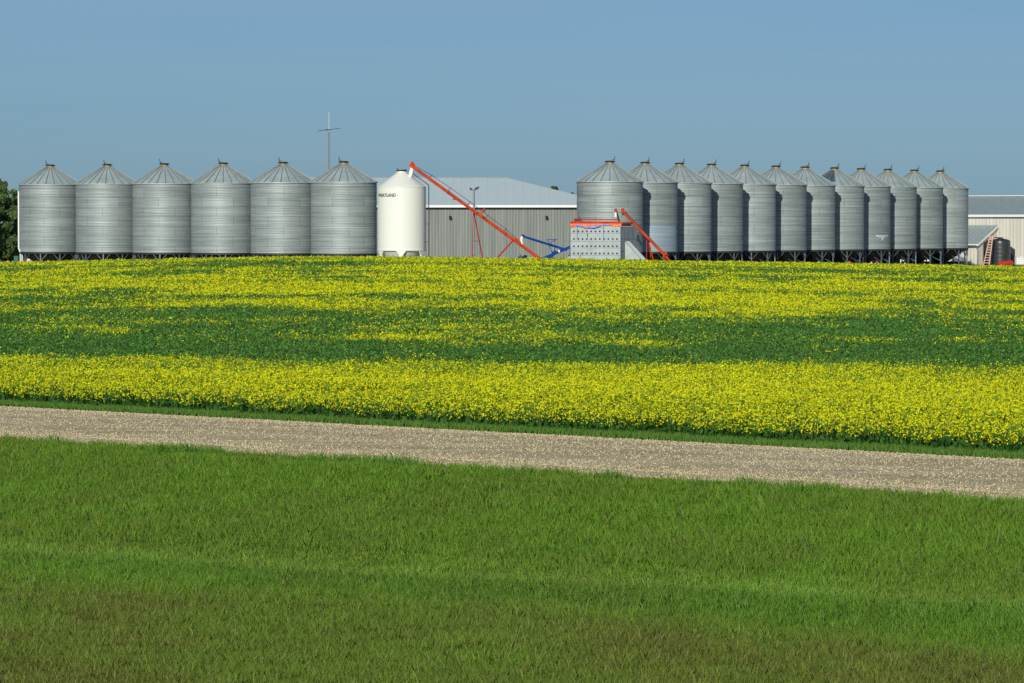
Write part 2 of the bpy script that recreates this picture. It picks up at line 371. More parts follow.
# a few dark clods and a darker litter of earth lying on the gravel
# ------------------------------------------------------------------ roadside grass
def blades(pts, h, wd, lean, col, name, label, cat, tipcol=None):
    n = len(pts); z = gz(pts[:,0], pts[:,1]); az = RNG.uniform(0, 2*PI, n); fa = RNG.uniform(-.9, .9, n)
    dx, dy = np.cos(fa)*wd/2, np.sin(fa)*wd/2
    lx, ly = np.cos(az)*lean*h, np.sin(az)*lean*h
    b0 = np.stack([pts[:,0]-dx, pts[:,1]-dy, z-.01], 1); b1 = np.stack([pts[:,0]+dx, pts[:,1]+dy, z-.01], 1)
    m0 = np.stack([pts[:,0]-dx*.85+lx*.35, pts[:,1]-dy*.85+ly*.35, z+h*.6], 1); m1 = np.stack([pts[:,0]+dx*.85+lx*.35, pts[:,1]+dy*.85+ly*.35, z+h*.6], 1)
    t0 = np.stack([pts[:,0]+lx, pts[:,1]+ly, z+h], 1)
    V = np.stack([b0, b1, m1, t0, m0], 1).reshape(-1, 3)
    Fc = np.arange(n*5).reshape(n, 5)
    o = np_mesh(name, V, Fc, [M_leafattr], np.repeat(col, 5, 0))
    return tag(o, label, cat, kind='stuff')
pts = sample_trap(34, 84, lambda y: 1650*(52/y)**1.2, .138, 5.0)
u = (pts[:,0]+pts[:,1])*S2; edge = U_NEAR-.10+.5*(fbm(pts[:,0]*1.3, pts[:,1]*1.3, 4, 4)-.5)+.25*RNG.random(len(u))**4
edge_k = edge[u < edge]; pts = pts[u < edge]; u = u[u < edge]
X, Y = pts[:,0], pts[:,1]; v = (Y-X)*S2
patch = fbm(X*.5, Y*.28, 1, 4); clump = fbm(X*2.6, Y*2.0, 6, 3)
h = .06+.13*RNG.random(len(pts))**1.2*(.4+1.2*clump)
h *= np.where(u > 44.9, .75, 1)*np.where(np.abs(Y+.764*X-54.2) < 1.0, .7, 1)
tall = RNG.random(len(pts)) < .01; h[tall] *= 1.35
cG = np.array([.085,.20,.016]); cL = np.array([.175,.30,.03]); cT = np.array([.06,.18,.02]); cB = np.array([.145,.13,.035]); cY = np.array([.20,.35,.05])
t = RNG.random((len(pts),1))
col = cG*(1-t)+cL*t
w_ = Y+.764*X+1.2*(fbm(X*.25, Y*.1, 44)-.5)                  # runs along the ditch
wl = (.90*np.exp(-((w_-53.7)/.75)**2)*RNG.random(len(pts))**.4)[:,None]; col = col*(1-wl)+cY*wl                    # pale line along the ditch
wt = (.38*sstep(w_, 49.5, 52.2)*(1-sstep(w_, 53.0, 53.9))*(.6+.8*clump))[:,None]; col = col*(1-wt)+cT*(.7+.7*t)*wt           # rank blue-green grass in the ditch
br = .62*(1-sstep(w_, 46.5, 51.5))*(.4+1.2*patch)+.30*sstep(patch, .42, .7)
wb = (np.clip(br, 0, 1)*RNG.random(len(pts))**.5)[:,None]; col = col*(1-wb)+cB*(.5+t)*wb
col *= .98*(.55+.9*RNG.random((len(pts),1)))*(.82+.36*clump[:,None])
weed = (u > edge_k-.55) & (fbm(X*1.1, Y*1.1, 77, 2) > .62); h[weed] *= 1.4; col[weed] = col[weed]*.6+np.array([.05,.16,.02])*.5
dead = RNG.random(len(pts)) < .009; col[dead] = np.array([.28,.27,.10]); h[dead] *= 1.25
blades(pts, h, .008+.005*RNG.random(len(pts)), .15+.45*RNG.random(len(pts)), np.clip(col, 0, 1), 'grass', 'uneven green roadside grass filling the ditch in the foreground', 'grass')
# short verge between road and crop
pts = sample_trap(58, 100, lambda y: 480, .15, 4.5)
u = (pts[:,0]+pts[:,1])*S2; e2 = U_FAR-.02+.25*(fbm(pts[:,0]*1.1, pts[:,1]*1.1, 9)-.5); k = (u > e2) & (u < U_FAR+1.9); pts = pts[k]
t = RNG.random((len(pts),1)); col = (np.array([.06,.16,.02])*(1-t)+np.array([.14,.25,.04])*t)
blades(pts, .05+.10*RNG.random(len(pts)), .014+.01*RNG.random(len(pts)), .5*RNG.random(len(pts))+.2, col, 'verge_grass', 'narrow strip of short grass between gravel road and yellow crop', 'grass')

# ------------------------------------------------------------------ canola crop
def bloom(X, Y):
    Yt = Y+.32*np.clip(X, -14, 14)*(Y < 180)+3.0*(fbm(X*.35, Y*.1, 3)-.5)
    b = np.interp(Yt, [70, 84, 92, 97, 101, 106, 140, 152, 166, 185, 215, 240, 262, 278, 300, 330],
                      [1.3, 1.25, .86, .84, .45, .15, .28, .44, .66, .86, .74, .84, .56, .76, 1.15, 1.25])
    n1 = fbm(X*.13, Y*.055, 12, 3)-.5; n2 = fbm(X*.45, Y*.22, 21, 3)-.5; n3 = fbm(X*.05, Y*.12, 31, 2)-.5
    amp = np.where(Yt < 99, .35, 1.0)
    n4 = fbm(X*1.1, Y*.30, 51, 3)-.5
    b = b+amp*(1.0*n1+.9*n2+.55*n4+.7*n3*(Y > 160))
    # patches in flower inside the green band, right and left of the middle
    for px, py, rx, ry, k in ((10.4, 117.5, 1.3, 3.6, .95), (12.9, 117.5, 1.2, 2.6, .65), (15, 114, 1.3, 3, .5), (-14.2, 130, 1.5, 4, .6), (-12.7, 127, .8, 3, .5), (5.5, 141, 6.5, 6, .45), (-1, 131, 4, 3, .3), (-3, 121, 3.5, 1.6, .3), (2.5, 114, 4.5, 2.5, .25)):
        b = b+k*np.exp(-((X-px)/rx)**2-((Y-py)/ry)**2)
    return np.clip(b, 0.02, 1.0)
def quads(cx, cy, cz, s, elong=None, vertical=None):
    n = len(cx)
    a = RNG.normal(size=(n,3)); 
    if vertical is not None: a[:,2] = a[:,2]*(1-vertical)+vertical*3*np.sign(a[:,2]+1e-6)
    a /= np.linalg.norm(a, axis=1)[:,None]
    b = RNG.normal(size=(n,3)); b -= (b*a).sum(1)[:,None]*a; b /= np.linalg.norm(b, axis=1)[:,None]
    el = 1 if elong is None else elong[:,None]
    A = a*s[:,None]*.5*el; B = b*s[:,None]*.5
    C = np.stack([cx, cy, cz], 1)
    c3 = np.cross(a, b)*s[:,None]*.22
    V = np.stack([C-A, C-B+c3, C+A, C+B-c3*.5], 1).reshape(-1, 3)
    return V
Y0 = 62
NPF = 7                                   # florets per flowering head
def fdens(y): return 780*min(1, (92/y))**2
pts = sample_trap(Y0, 324, lambda y: fdens(y)/NPF, .135, 5)
hd_ = np.repeat(np.arange(len(pts)), NPF); headz = (RNG.random(len(pts))*.30)[hd_]; headb = RNG.random(len(pts))[hd_]
pts = pts[hd_]+RNG.normal(0, 1, (len(hd_), 2))*(.030*np.maximum(1, pts[hd_][:,1]/92))[:,None]
u = (pts[:,0]+pts[:,1])*S2; EC = U_FAR+.9
ed = EC+.9*(fbm(pts[:,0]*.9, pts[:,1]*.9, 8)-.5)
kk = u > ed; pts = pts[kk]; u = u[kk]; headz = headz[kk]; headb = headb[kk]; X, Y = pts[:,0], pts[:,1]
hp = (.66+.10*(fbm(X*.4, Y*.4, 14)-.5)+.18*(fbm(X*2.2, Y*2.2, 15, 2)-.5))*np.clip(.55+(u-EC)*.16, 0, 1)
hp *= np.where(Y > 200, 1+.08*(vn(X*.8, Y*.8, 3)-.5), 1)
hp += .06*bloom(X, Y)
B = bloom(X, Y); n = len(X)
isf = (headb*.75+.25*RNG.random(n)) < B*1.0
sz = (.021+.014*RNG.random(n))*np.maximum(1, Y/92)**.95
# flowers
f = isf; q = RNG.random(f.sum()); edgeplant = np.clip(1-(u[f]-EC)/1.2, 0, 1)
zf = gz(X[f], Y[f])+hp[f]*(1.05-headz[f]*(.6+.35*edgeplant)-(.20+.16*edgeplant)*q)
tall = RNG.random(f.sum()) < .05; zf[tall] += .08*RNG.random(tall.sum())
Vf = quads(X[f], Y[f], zf, sz[f]*1.15)
t = RNG.random((f.sum(),1)); nf_ = f.sum()
cf = np.array([.95,.90,.015])*(1-t)+np.array([.74,.78,.025])*t
cf *= (.85+.3*RNG.random((nf_,1)))
gr = RNG.random(nf_) < .10+.25*(1-B[f]); cf[gr] = np.array([.22,.34,.04])
# green: leaves and stems
ng = int(n*.27); id_ = RNG.integers(0, n, ng); Xg = X[id_]+RNG.normal(0, .05, ng); Yg = Y[id_]+RNG.normal(0, .05, ng); hg = hp[id_]
front = ((u[id_]-EC) < 1.0)
zg = gz(Xg, Yg)+hg*np.where(front, RNG.random(ng)*.9, .30+.62*RNG.random(ng)**.7)
sg = (.045+.045*RNG.random(ng))*np.maximum(1, Yg/100)
Vg = quads(Xg, Yg, zg, sg, 1+1.0*RNG.random(ng), .35)
t = RNG.random((ng,1)); cg = np.array([.035,.12,.022])*(1-t)+np.array([.09,.21,.035])*t; bb = (np.clip(B[id_], 0, 1)*.75*(~front))[:,None]; cg = cg*(1-bb)+np.array([.26,.36,.03])*bb
# green tops where the crop is not in flower
k = ~isf; Xn, Yn = X[k], Y[k]; zn = gz(Xn, Yn)+hp[k]*(.72+.30*RNG.random(k.sum())); Vn = quads(Xn, Yn, zn, sz[k]*1.5, 1+.8*RNG.random(k.sum()), .3)
t = RNG.random((k.sum(),1)); nb = (np.clip((B[k]-.45)*1.6, 0, 1)*.8)[:,None]; cn = (np.array([.045,.14,.03])*(1-t)+np.array([.15,.31,.06])*t)*(.5+1.0*RNG.random((k.sum(),1)))
cn = cn*(1-nb)+np.array([.28,.38,.035])*nb
# stalks along the open edge of the field
m = ((u-EC) < 1.6) & (RNG.random(len(u)) < .05); Xs = np.repeat(X[m], 1); Ys = np.repeat(Y[m], 1); ns = len(Xs); hs = hp[m]
zs = gz(Xs, Ys); wd = .005; ax = RNG.uniform(-.06, .06, ns); ay = RNG.uniform(-.06, .06, ns)
Vs = np.stack([np.stack([Xs-wd, Ys, zs], 1), np.stack([Xs+wd, Ys, zs], 1), np.stack([Xs+wd+ax, Ys+ay, zs+hs*.9], 1), np.stack([Xs-wd+ax, Ys+ay, zs+hs*.9], 1)], 1).reshape(-1, 3)
cs = np.tile(np.array([[.06,.14,.04]]), (ns, 1))*(.7+.6*RNG.random((ns,1)))
V = np.concatenate([Vf, Vg, Vn, Vs]); C = np.concatenate([cf, cg, cn, cs])
print('canola quads', len(V)//4)
tag(np_mesh('canola_crop', V, np.arange(len(V)).reshape(-1, 4), [M_cropattr], np.repeat(C, 4, 0)), 'yellow flowering crop with green unflowered bands covering the field', 'crop', kind='stuff')

# ------------------------------------------------------------------ grain bins
BASE = -.5
def make_bin(label, group, r, wall_h, leg_h, rise, nleg=10, nrib=24, name='grain_bin', wall=M_wall):
    root = thing(name, (0,0,0), label, 'grain bin', group)
    zt = leg_h+wall_h
    # wall: stacked rings of corrugated sheet, each lapped over the one below
    mb = MB(); prof = []; nr = 7; rh = wall_h/nr
    for k in range(nr):
        for j in range(12):
            z = leg_h+k*rh+rh*j/12; prof.append((r+.009*math.sin(2*PI*(z-leg_h)/(rh/4.0))-.006*(k % 2)+(.012 if j == 0 else 0), z))
    prof.append((r, zt)); mb.lathe(prof, 72)
    wl = mb.build('wall', wall, root, True)
    # bottom ring beam
    mb = MB(); mb.lathe([(r-.05, leg_h-.16), (r+.035, leg_h-.16), (r+.035, leg_h+.004), (r-.05, leg_h+.004)], 48); mb.build('ring_beam', M_dark, root, True)
    # roof: cone with raised seams, open rim overhanging the wall
    mb = MB(); ro = r+.11; rc = .31; zc = zt+rise
    mb.lathe([(ro, zt-.05), (ro, zt+.02), (rc, zc)], 48)
    for k in range(nrib):
        t = 2*PI*(k+.5)/nrib; d = Vector((math.cos(t), math.sin(t), 0)); side = Vector((-math.sin(t), math.cos(t), 0))
        a = d*(ro+.01)+Vector((0,0,zt+.02)); b = d*(rc+.02)+Vector((0,0,zc)); nrm = (b-a).cross(side).normalized()
        if nrm.z < 0: nrm = -nrm
        w1 = .032; w2 = .014
        mb.add([a-side*w1, a+side*w1, b+side*w2, b-side*w2, a-side*w1+nrm*.06, a+side*w1+nrm*.06, b+side*w2+nrm*.05, b-side*w2+nrm*.05],
               [(4,5,6,7),(0,1,5,4),(1,2,6,5),(2,3,7,6),(3,0,4,7)], 1)
    rf = mb.build('roof', [M_roof, M_seam], root, True)
    # fill cap: yellow collar, dark lid, lever rod
    mb = MB(); mb.lathe([(rc+.02, zc-.02), (rc+.02, zc+.11)], 24, close=True); cp = mb.build('fill_cap', M_yellowcap, rf, True)
    mb = MB(); mb.lathe([(.0, zc+.25), (.30, zc+.235), (.47, zc+.16), (.47, zc+.112), (.0, zc+.112)], 24); mb.build('lid', M_dark, rf, True)
    mb = MB(); mb.tube((.30,-.1,zc+.1), (.42,-.12,zc+.62), .03, n=6); mb.tube((.16,-.1,zc+.30), (.42,-.12,zc+.34), .025, n=6); mb.build('lid_lever', M_dark, rf)
    # hopper
    mb = MB(); mb.lathe([(r-.06, leg_h-.12), (.28, leg_h-.12-(r-.3)*.64), (.28, leg_h-.35-(r-.3)*.64)], 40, close=True); mb.build('hopper', M_hop, root, True)
    # legs with Y braces
    lm = None
    for k in range(nleg):
        t = 2*PI*k/nleg
        if lm is None:
            mb = MB(); x = r-.06
            mb.box((x, 0, leg_h/2-.06), (.09, .10, leg_h-.12))
            for s in (-1, 1):
                mb.bar((x+.06, s*.04, leg_h-.80), (x-.04, s*.60, leg_h-.15), .045)
            mb.bar((x-.03, 0, leg_h-1.25), (x-.95, 0, leg_h-.80), .045)
            lg = mb.build('leg', M_leg, root); lm = lg
        else:
            lg = lm.copy(); SC.collection.objects.link(lg)
        lg.rotation_euler = (0,0,t)
    # skid base
    mb = MB()
    mb.lathe([(r-.15, .05), (r+.02, .05), (r+.02, .2), (r-.15, .2), (r-.15, .05)], 32)
    mb.box((0,-r*.5,.1), (2*r*.86,.14,.16)); mb.box((0,r*.5,.1), (2*r*.86,.14,.16)); mb.build('skid', M_dark, root)
    return root

WB = 1.52        # height of the wall bottoms above z = 0
# left row
GL = 'galvanized bins in the left row'
LB = [(50.7, 362), (107.7, 358), (164.7, 354), (223.6, 350), (283.4, 346), (343.9, 342)]
labL = ['leftmost galvanized hopper bin of the left row, with a white downpipe on its side',
        'second bin from the left end of the left row, a plain galvanized hopper bin',
        'third bin from the left end of the left row, a plain galvanized hopper bin',
        'fourth bin from the left end of the left row, a plain galvanized hopper bin',
        'fifth bin from the left end of the left row, near the radio mast',
        'last bin of the left row, with the white bin directly on its right']
nar = make_bin(labL[0], GL, 2.82, 6.17, WB-BASE, 1.62, 10, 24)
index_kids()
b8root = None
jit = [.1, -.35, .25, .45, -.15, .3, -.4, .05, .38, -.22, .18, -.3]
for i, (px, D) in enumerate(LB):
    o = nar if i == 0 else copy_tree(nar)
    o['label'] = labL[i]
    o.location = (PX(px, D), D, BASE); o.rotation_euler = (0,0, PI+jit[i]); o.scale = (1, 1, .983)
# right row
GR = 'galvanized bins in the long right row'
RP = [609.8, 645.0, 679.3, 711.3, 744.5, 775.8, 804.9, 834.2, 860.9, 887.5, 914.2, 939.8]
words = ['', 'second', 'third', 'fourth', 'fifth', 'sixth', 'seventh', 'eighth', 'ninth', 'tenth', 'eleventh']
for i, px in enumerate(RP):
    D = 351+i*5.75
    if i == 0: lb = 'nearest bin of the right row, behind the perforated grey box'
    elif i == 1: lb = 'second bin of the right row, with bluish lower sheets behind the small red auger'
    elif i == 7: lb = 'eighth bin of the right row, with a dark patch on the left of its roof'
    elif i == 8: lb = 'ninth bin of the right row, with a white smudge low on its wall'
    elif i == 11: lb = 'last bin of the right row, beside the beige lean-to'
    else: lb = words[i]+' bin of the right row, counted from the perforated grey box'
    if i == 0:
        o = make_bin(lb, GR, 2.82, 6.17, WB-BASE, 1.62, 10, 24); proto = o; index_kids()
    else:
        o = copy_tree(proto); o['label'] = lb
    o.location = (PX(px, D), D, BASE+(0 if i else .0)); o.rotation_euler = (0,0, jit[i])
    if i == 0: o.scale = (1.03, 1.03, 1)
    if i == 7: b8root = o
    if i == 1: b2root = o
    if i == 8: b9root = o
# extra parts on single bins -------------------------------------------------
def shell_patch(name, root, rr, a0, a1, z0, z1, m, label=None, n=12):
    """curved sheet standing proud of a bin wall; angles in world azimuth (-90 deg faces the camera)"""
    mb = MB(); rz = root.rotation_euler.z; vs = []
    for k in range(n+1):
        t = a0+(a1-a0)*k/n-rz
        for r_, z in ((rr, z0), (rr, z1), (rr-.015, z1), (rr-.015, z0)): vs.append((r_*math.cos(t), r_*math.sin(t), z))
    fs = []
    for k in range(n):
        for j in range(4): fs.append((k*4+j, k*4+(j+1)%4, (k+1)*4+(j+1)%4, (k+1)*4+j))
    fs += [(0,1,2,3), tuple(n*4+j for j in (3,2,1,0))]
    mb.add(vs, fs); o = mb.build(name, m, root, True)
    if label: o['label'] = label
    return o
M_bluepanel = galv_wall('newer_bluish_sheet', (.24,.32,.38), (.38,.47,.52))
shell_patch('wall_sheet', b2root, 2.857, R(-150), R(-22), WB-BASE+.03, WB-BASE+2.35, M_bluepanel, 'bluish replacement wall sheets', 30)
M_smudge = noisy('whitewash_smudge', (.34,.38,.375), (.60,.63,.62), 9, .6, 0)
for a0, a1, z0, z1 in ((-101, -96.5, 1.45, 1.55), (-96.3, -84, 1.35, 1.55), (-91.5, -87.5, 1.10, 1.345), (-83.8, -76, 1.47, 1.57)):
    shell_patch('smudge', b9root, 2.856, R(a0*1.35+72), R(a1*1.35+72), WB-BASE+z0-.25, WB-BASE+z1-.15, M_smudge, None, 5)
# dark blue-grey patch laid over the left of the eighth bin's roof
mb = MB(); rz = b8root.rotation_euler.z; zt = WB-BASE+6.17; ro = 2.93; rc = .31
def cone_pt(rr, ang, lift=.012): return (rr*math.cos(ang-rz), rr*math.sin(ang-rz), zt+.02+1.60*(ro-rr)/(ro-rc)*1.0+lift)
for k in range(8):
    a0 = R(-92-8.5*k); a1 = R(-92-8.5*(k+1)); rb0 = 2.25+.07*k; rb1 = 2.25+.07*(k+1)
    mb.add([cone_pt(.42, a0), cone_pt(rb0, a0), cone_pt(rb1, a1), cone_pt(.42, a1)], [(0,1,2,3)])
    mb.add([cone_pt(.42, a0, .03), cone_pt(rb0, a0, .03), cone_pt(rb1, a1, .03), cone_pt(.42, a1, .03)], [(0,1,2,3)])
o = mb.build('roof_patch', noisy('dark_blue_grey_roof', (.05,.09,.13), (.08,.12,.16), 2, .5, .2), b8root); o['label'] = 'dark roof patch'
# white downpipe on the first left bin
rz = nar.rotation_euler.z; mb = MB()
def loc_pt(px, py, D, root=nar):
    p = P(px, py, D)-root.location; s = root.scale.x; p = Vector((p.x/s, p.y/s, p.z)); return Matrix.Rotation(-root.rotation_euler.z, 3, 'Z')@p
mb.tube(loc_pt(18.9, 190, 361), loc_pt(18.9, 248, 361), .075, n=10); mb.tube(loc_pt(18.9, 248, 361), loc_pt(20.5, 252, 361), .07, n=10); mb.tube(loc_pt(20.5, 252, 361), loc_pt(20.5, 268, 361), .05, n=10)
mb.build('downpipe', M_sleeve, nar)

# ------------------------------------------------------------------ white bin with its ladder and lettering
WD = 338; wx = PX(401.7, WD); wr = 24.2*WD/F
wb = thing('white_bin', (wx, WD, BASE), 'smooth white hopper bin with black lettering, at the head of the long orange auger', 'grain bin')
lz = PZ(249, WD)-BASE; ez = PZ(187, WD)-BASE; tz = PZ(172.5, WD)-BASE
mb = MB(); mb.lathe([(wr, lz), (wr, ez-.02)], 80); mb.build('wall', M_white, wb, True)
mb = MB()
for z in (lz+(ez-lz)*k/4 for k in (1,2,3)): mb.lathe([(wr+.001, z-.02), (wr+.008, z-.01), (wr+.008, z+.01), (wr+.001, z+.02)], 80)
mb.build('weld_seam', M_white, wb, True)
mb = MB(); mb.lathe([(wr+.02, ez-.06), (wr+.02, ez), (.42, tz), (.40, tz+.10)], 80, close=True); rf = mb.build('roof', M_white, wb, True)
mb = MB(); mb.lathe([(.46, tz+.104), (.46, tz+.16), (.2, tz+.22)], 24, close=True); mb.build('lid', M_dark, rf, True)
mb = MB(); mb.box((-.35,-.1,tz+.25), (.10,.10,.2)); mb.box((.30,-.1,tz+.2), (.22,.12,.12)); mb.build('lid_latch', M_dark, rf)
mb = MB(); mb.lathe([(wr-.05, lz-.05), (.3, lz-1.75), (.3, lz-1.9)], 48, close=True); mb.build('hopper', M_white, wb, True)
mb = MB(); mb.lathe([(wr-.08, lz-.14), (wr+.03, lz-.14), (wr+.03, lz+.002), (wr-.08, lz+.002)], 64); mb.build('ring_beam', M_white, wb, True)
for k in range(6):
    mb = MB(); x = wr-.02; h = lz-.14
    mb.prism([(x, -.16, 0), (x, .16, 0), (x, .16, h-.35), (x, .42, h), (x, -.42, h), (x, -.16, h-.35)], (-.10, 0, 0))
    o = mb.build('leg', M_white, wb); o.rotation_euler = (0,0,-PI/2+k*PI/3)
# lettering wrapped round the wall
cu = bpy.data.curves.new('lettering', 'FONT'); cu.body = 'WHEATLAND ·'; cu.size = .38; cu.space_character = 1.06; cu.offset = .013
to = bpy.data.objects.new('lettering_tmp', cu); SC.collection.objects.link(to)
bpy.context.view_layer.update()
me = bpy.data.meshes.new_from_object(to.evaluated_get(bpy.context.evaluated_depsgraph_get()))
bpy.data.objects.remove(to)
bm = bmesh.new(); bm.from_mesh(me); bmesh.ops.triangulate(bm, faces=bm.faces); bmesh.ops.subdivide_edges(bm, edges=[e for e in bm.edges if e.calc_length() > .1], cuts=2)
xs = [v.co.x for v in bm.verts]; x0, x1 = min(xs), max(xs); zc = PZ(196.9, WD)-BASE
A0, A1 = R(-90-70), R(-90-7)
for v in bm.verts:
    t = A0+(A1-A0)*(v.co.x-x0)/(x1-x0); y = v.co.y; rr = wr+.012
    v.co = (rr*math.cos(t), rr*math.sin(t), zc+y)
bm.to_mesh(me); bm.free(); me.materials.clear(); me.materials.append(mat('black_lettering', (.015,.015,.018), .5))
lo = bpy.data.objects.new('lettering', me); SC.collection.objects.link(lo); lo.parent = wb; lo['label'] = 'black lettering WHEATLAND'
# ladder on the right side + roof ladder
mb = MB()
for dy in (-.2, .2):
    mb.tube((wr+.26, -.55+dy, .2), (wr+.26, -.55+dy, ez+.15), .035, n=6)
    mb.tube((wr+.26, -.55+dy, ez+.15), (.75, -.2+dy, tz+.05), .035, n=6)
z = .3
while z < ez: mb.tube((wr+.26,-.75,z), (wr+.26,-.35,z), .02, n=5); z += .3
for k in range(12):
    f = k/12; mb.tube((wr+.26+(.75-wr-.26)*f, -.75+.35*f, ez+.15+(tz-ez-.1)*f), (wr+.26+(.75-wr-.26)*f, -.35+.35*f, ez+.15+(tz-ez-.1)*f), .02, n=5)
for z in (1.5, 3, 4.5, 6): mb.bar((wr-.1,-.5,z), (wr+.26,-.55,z), .05)
mb.build('ladder', M_dark, wb)

# ------------------------------------------------------------------ big grey shed (hip-ended roof), left of centre
SD = 402; sx0, sx1 = PX(296, SD), PX(613, SD); sdep = 25.0; ze = PZ(206.5, SD)
shed = thing('farm_shed', ((sx0+sx1)/2, SD, BASE), 'long grey ribbed steel shed with a pale roof, behind the orange auger', 'shed')
hw = (sx1-sx0)/2; eh = ze-BASE; rh = PZ(179.0, SD+sdep/2)-BASE; ov = .55
mb = MB()
mb.box((0, .1, eh/2), (2*hw, .2, eh)); mb.box((0, sdep-.1, eh/2), (2*hw, .2, eh))
mb.box((-hw+.1, sdep/2, eh/2), (.2, sdep-.41, eh-.01)); mb.box((hw-.1, sdep/2, eh/2), (.2, sdep-.41, eh-.01)); mb.build('wall', M_shedwall, shed)
rx = PX(507, SD+sdep/2)-(sx0+sx1)/2
c = [(-hw-ov,-ov,eh), (hw+ov,-ov,eh), (hw+ov,sdep+ov,eh), (-hw-ov,sdep+ov,eh)]; ra = (-hw-.3, sdep/2, rh); rb = (rx, sdep/2, rh)
mb = MB(); dz = .12
up = lambda p: (p[0], p[1], p[2]+dz)
mb.add(c+[ra, rb]+[up(p) for p in c]+[up(ra), up(rb)],
       [(0,1,5,4),(1,2,5),(2,3,4,5),(3,0,4),(6,7,11,10),(7,8,11),(8,9,10,11),(9,6,10),(0,1,7,6),(1,2,8,7),(2,3,9,8),(3,0,6,9)])
rf = mb.build('roof', M_shedroof, shed)
mb = MB(); mb.box((0,-ov-.045,eh+.02), (2*hw+2*ov+.1,.08,.24)); mb.box((hw+ov+.045,sdep/2,eh+.02), (.08,sdep+2*ov,.24)); mb.build('fascia', M_trimw, rf)
mb = MB(); mb.bar(Vector(ra)+Vector((0,0,.14)), Vector(rb)+Vector((0,0,.14)), .35, .06); mb.build('ridge_cap', M_dark if False else M_seam, rf)
for px, py in ((450, 217.5), (546.3, 217.5)):
    p = P(px, py, SD)-shed.location; mb = MB(); mb.box((p.x, -.06, p.z+.05), (.10,.12,.30)); mb.prism([(p.x-.10,-.12,p.z+.15), (p.x+.16,-.12,p.z+.15), (p.x+.16,-.36,p.z-.12), (p.x-.10,-.36,p.z-.12)], (0,.03,-.05)); mb.box((p.x+.06,-.2,p.z-.14), (.22,.22,.10)); mb.build('wall_lamp', M_dark, shed)
mb = MB(); mb.box((0,-.02,.25), (2*hw-.02,.03,.5)); mb.build('base_flashing', M_galvpole, shed)

# ------------------------------------------------------------------ radio mast
MD = 372; mz = gz1(PX(329,MD), MD)
ms = thing('radio_mast', (PX(329.2, MD), MD, BASE), 'thin steel radio mast with a crossed antenna, rising behind the left bins', 'antenna')
top = PZ(132, MD)-BASE; tip = PZ(112, MD)-BASE
mb = MB()
w1, w2 = .14, .07
for k in range(3):
    a = 2*PI*k/3+.4; mb.tube((w1*math.cos(a), w1*math.sin(a), 0), (w2*math.cos(a), w2*math.sin(a), top), .022, n=6)
z = .3; k = 0
while z < top-.3:
    wv = w1+(w2-w1)*z/top
    for j in range(3):
        a = 2*PI*j/3+.4; b = 2*PI*(j+1)/3+.4; mb.tube((wv*math.cos(a), wv*math.sin(a), z), (wv*math.cos(b), wv*math.sin(b), z+.3), .010, n=4)
    z += .3
mb.build('lattice_pole', mat('weathered_aluminium', (.20,.22,.20), .6, .2), ms)
mb = MB(); mb.tube((0,0,top-.2), (0,0,tip), .028, .018, n=8); mb.build('whip', M_trimw, ms)
bo = mb = MB(); y1 = PZ(130, MD)-BASE
mb.tube((-1.02,0,y1-.08), (1.02,0,y1+.14), .024, n=6)
for k in range(9):
    x = -.95+1.9*k/8; mb.tube((x,-.35+.02*k,y1-.02+.108*x), (x,.35-.02*k,y1-.02+.108*x), .012, n=5)
mb.box((-.1,0,y1+.0), (.42,.09,.12)); mb.build('boom', M_dark, ms)
mb = MB(); y2 = PZ(123.5, MD)-BASE; mb.tube((-.17,0,y2), (.17,0,y2), .02, n=5); mb.tube((0,-.17,y2), (0,.17,y2), .02, n=5); mb.build('ground_plane', M_galvpole, ms)

# ------------------------------------------------------------------ light pole
LD = 360; lp = thing('light_pole', (PX(474, LD), LD, BASE), 'grey steel pole carrying floodlights, standing before the long grey shed', 'light pole')
lt = PZ(190, LD)-BASE; mb = MB(); mb.tube((0,0,0), (0,0,lt), .12, .085, n=12); mb.box((0,0,.02), (.4,.4,.04)); mb.build('pole', M_galvpole, lp, True)
mb = MB(); mb.bar((-.34,0,lt), (.30,0,lt+.02), .06); mb.build('crossarm', M_dark, lp)
for x, ry, z in ((-.28,-.5,.10), (.18,.55,.14), (.36,.55,.20)):
    mb = MB(); mb.box((x,-.05,lt+z), (.24,.16,.15), Matrix.Rotation(-ry,3,'Y')); mb.tube((x*.9,0,lt), (x,0,lt+z), .02, n=5); o = mb.build('floodlight', M_dark, lp)

# ------------------------------------------------------------------ augers
def wheel(parent, c, r, wd, axis):
    mb = MB(); c = Vector(c); ax = Vector(axis).normalized()
    mb.tube(c-ax*wd/2, c+ax*wd/2, r, n=24); t = mb.build('wheel', M_black, parent, True)
    mb = MB(); mb.tube(c-ax*(wd/2+.01), c+ax*(wd/2+.01), r*.5, n=16); mb.build('rim', M_sleeve, t, True)
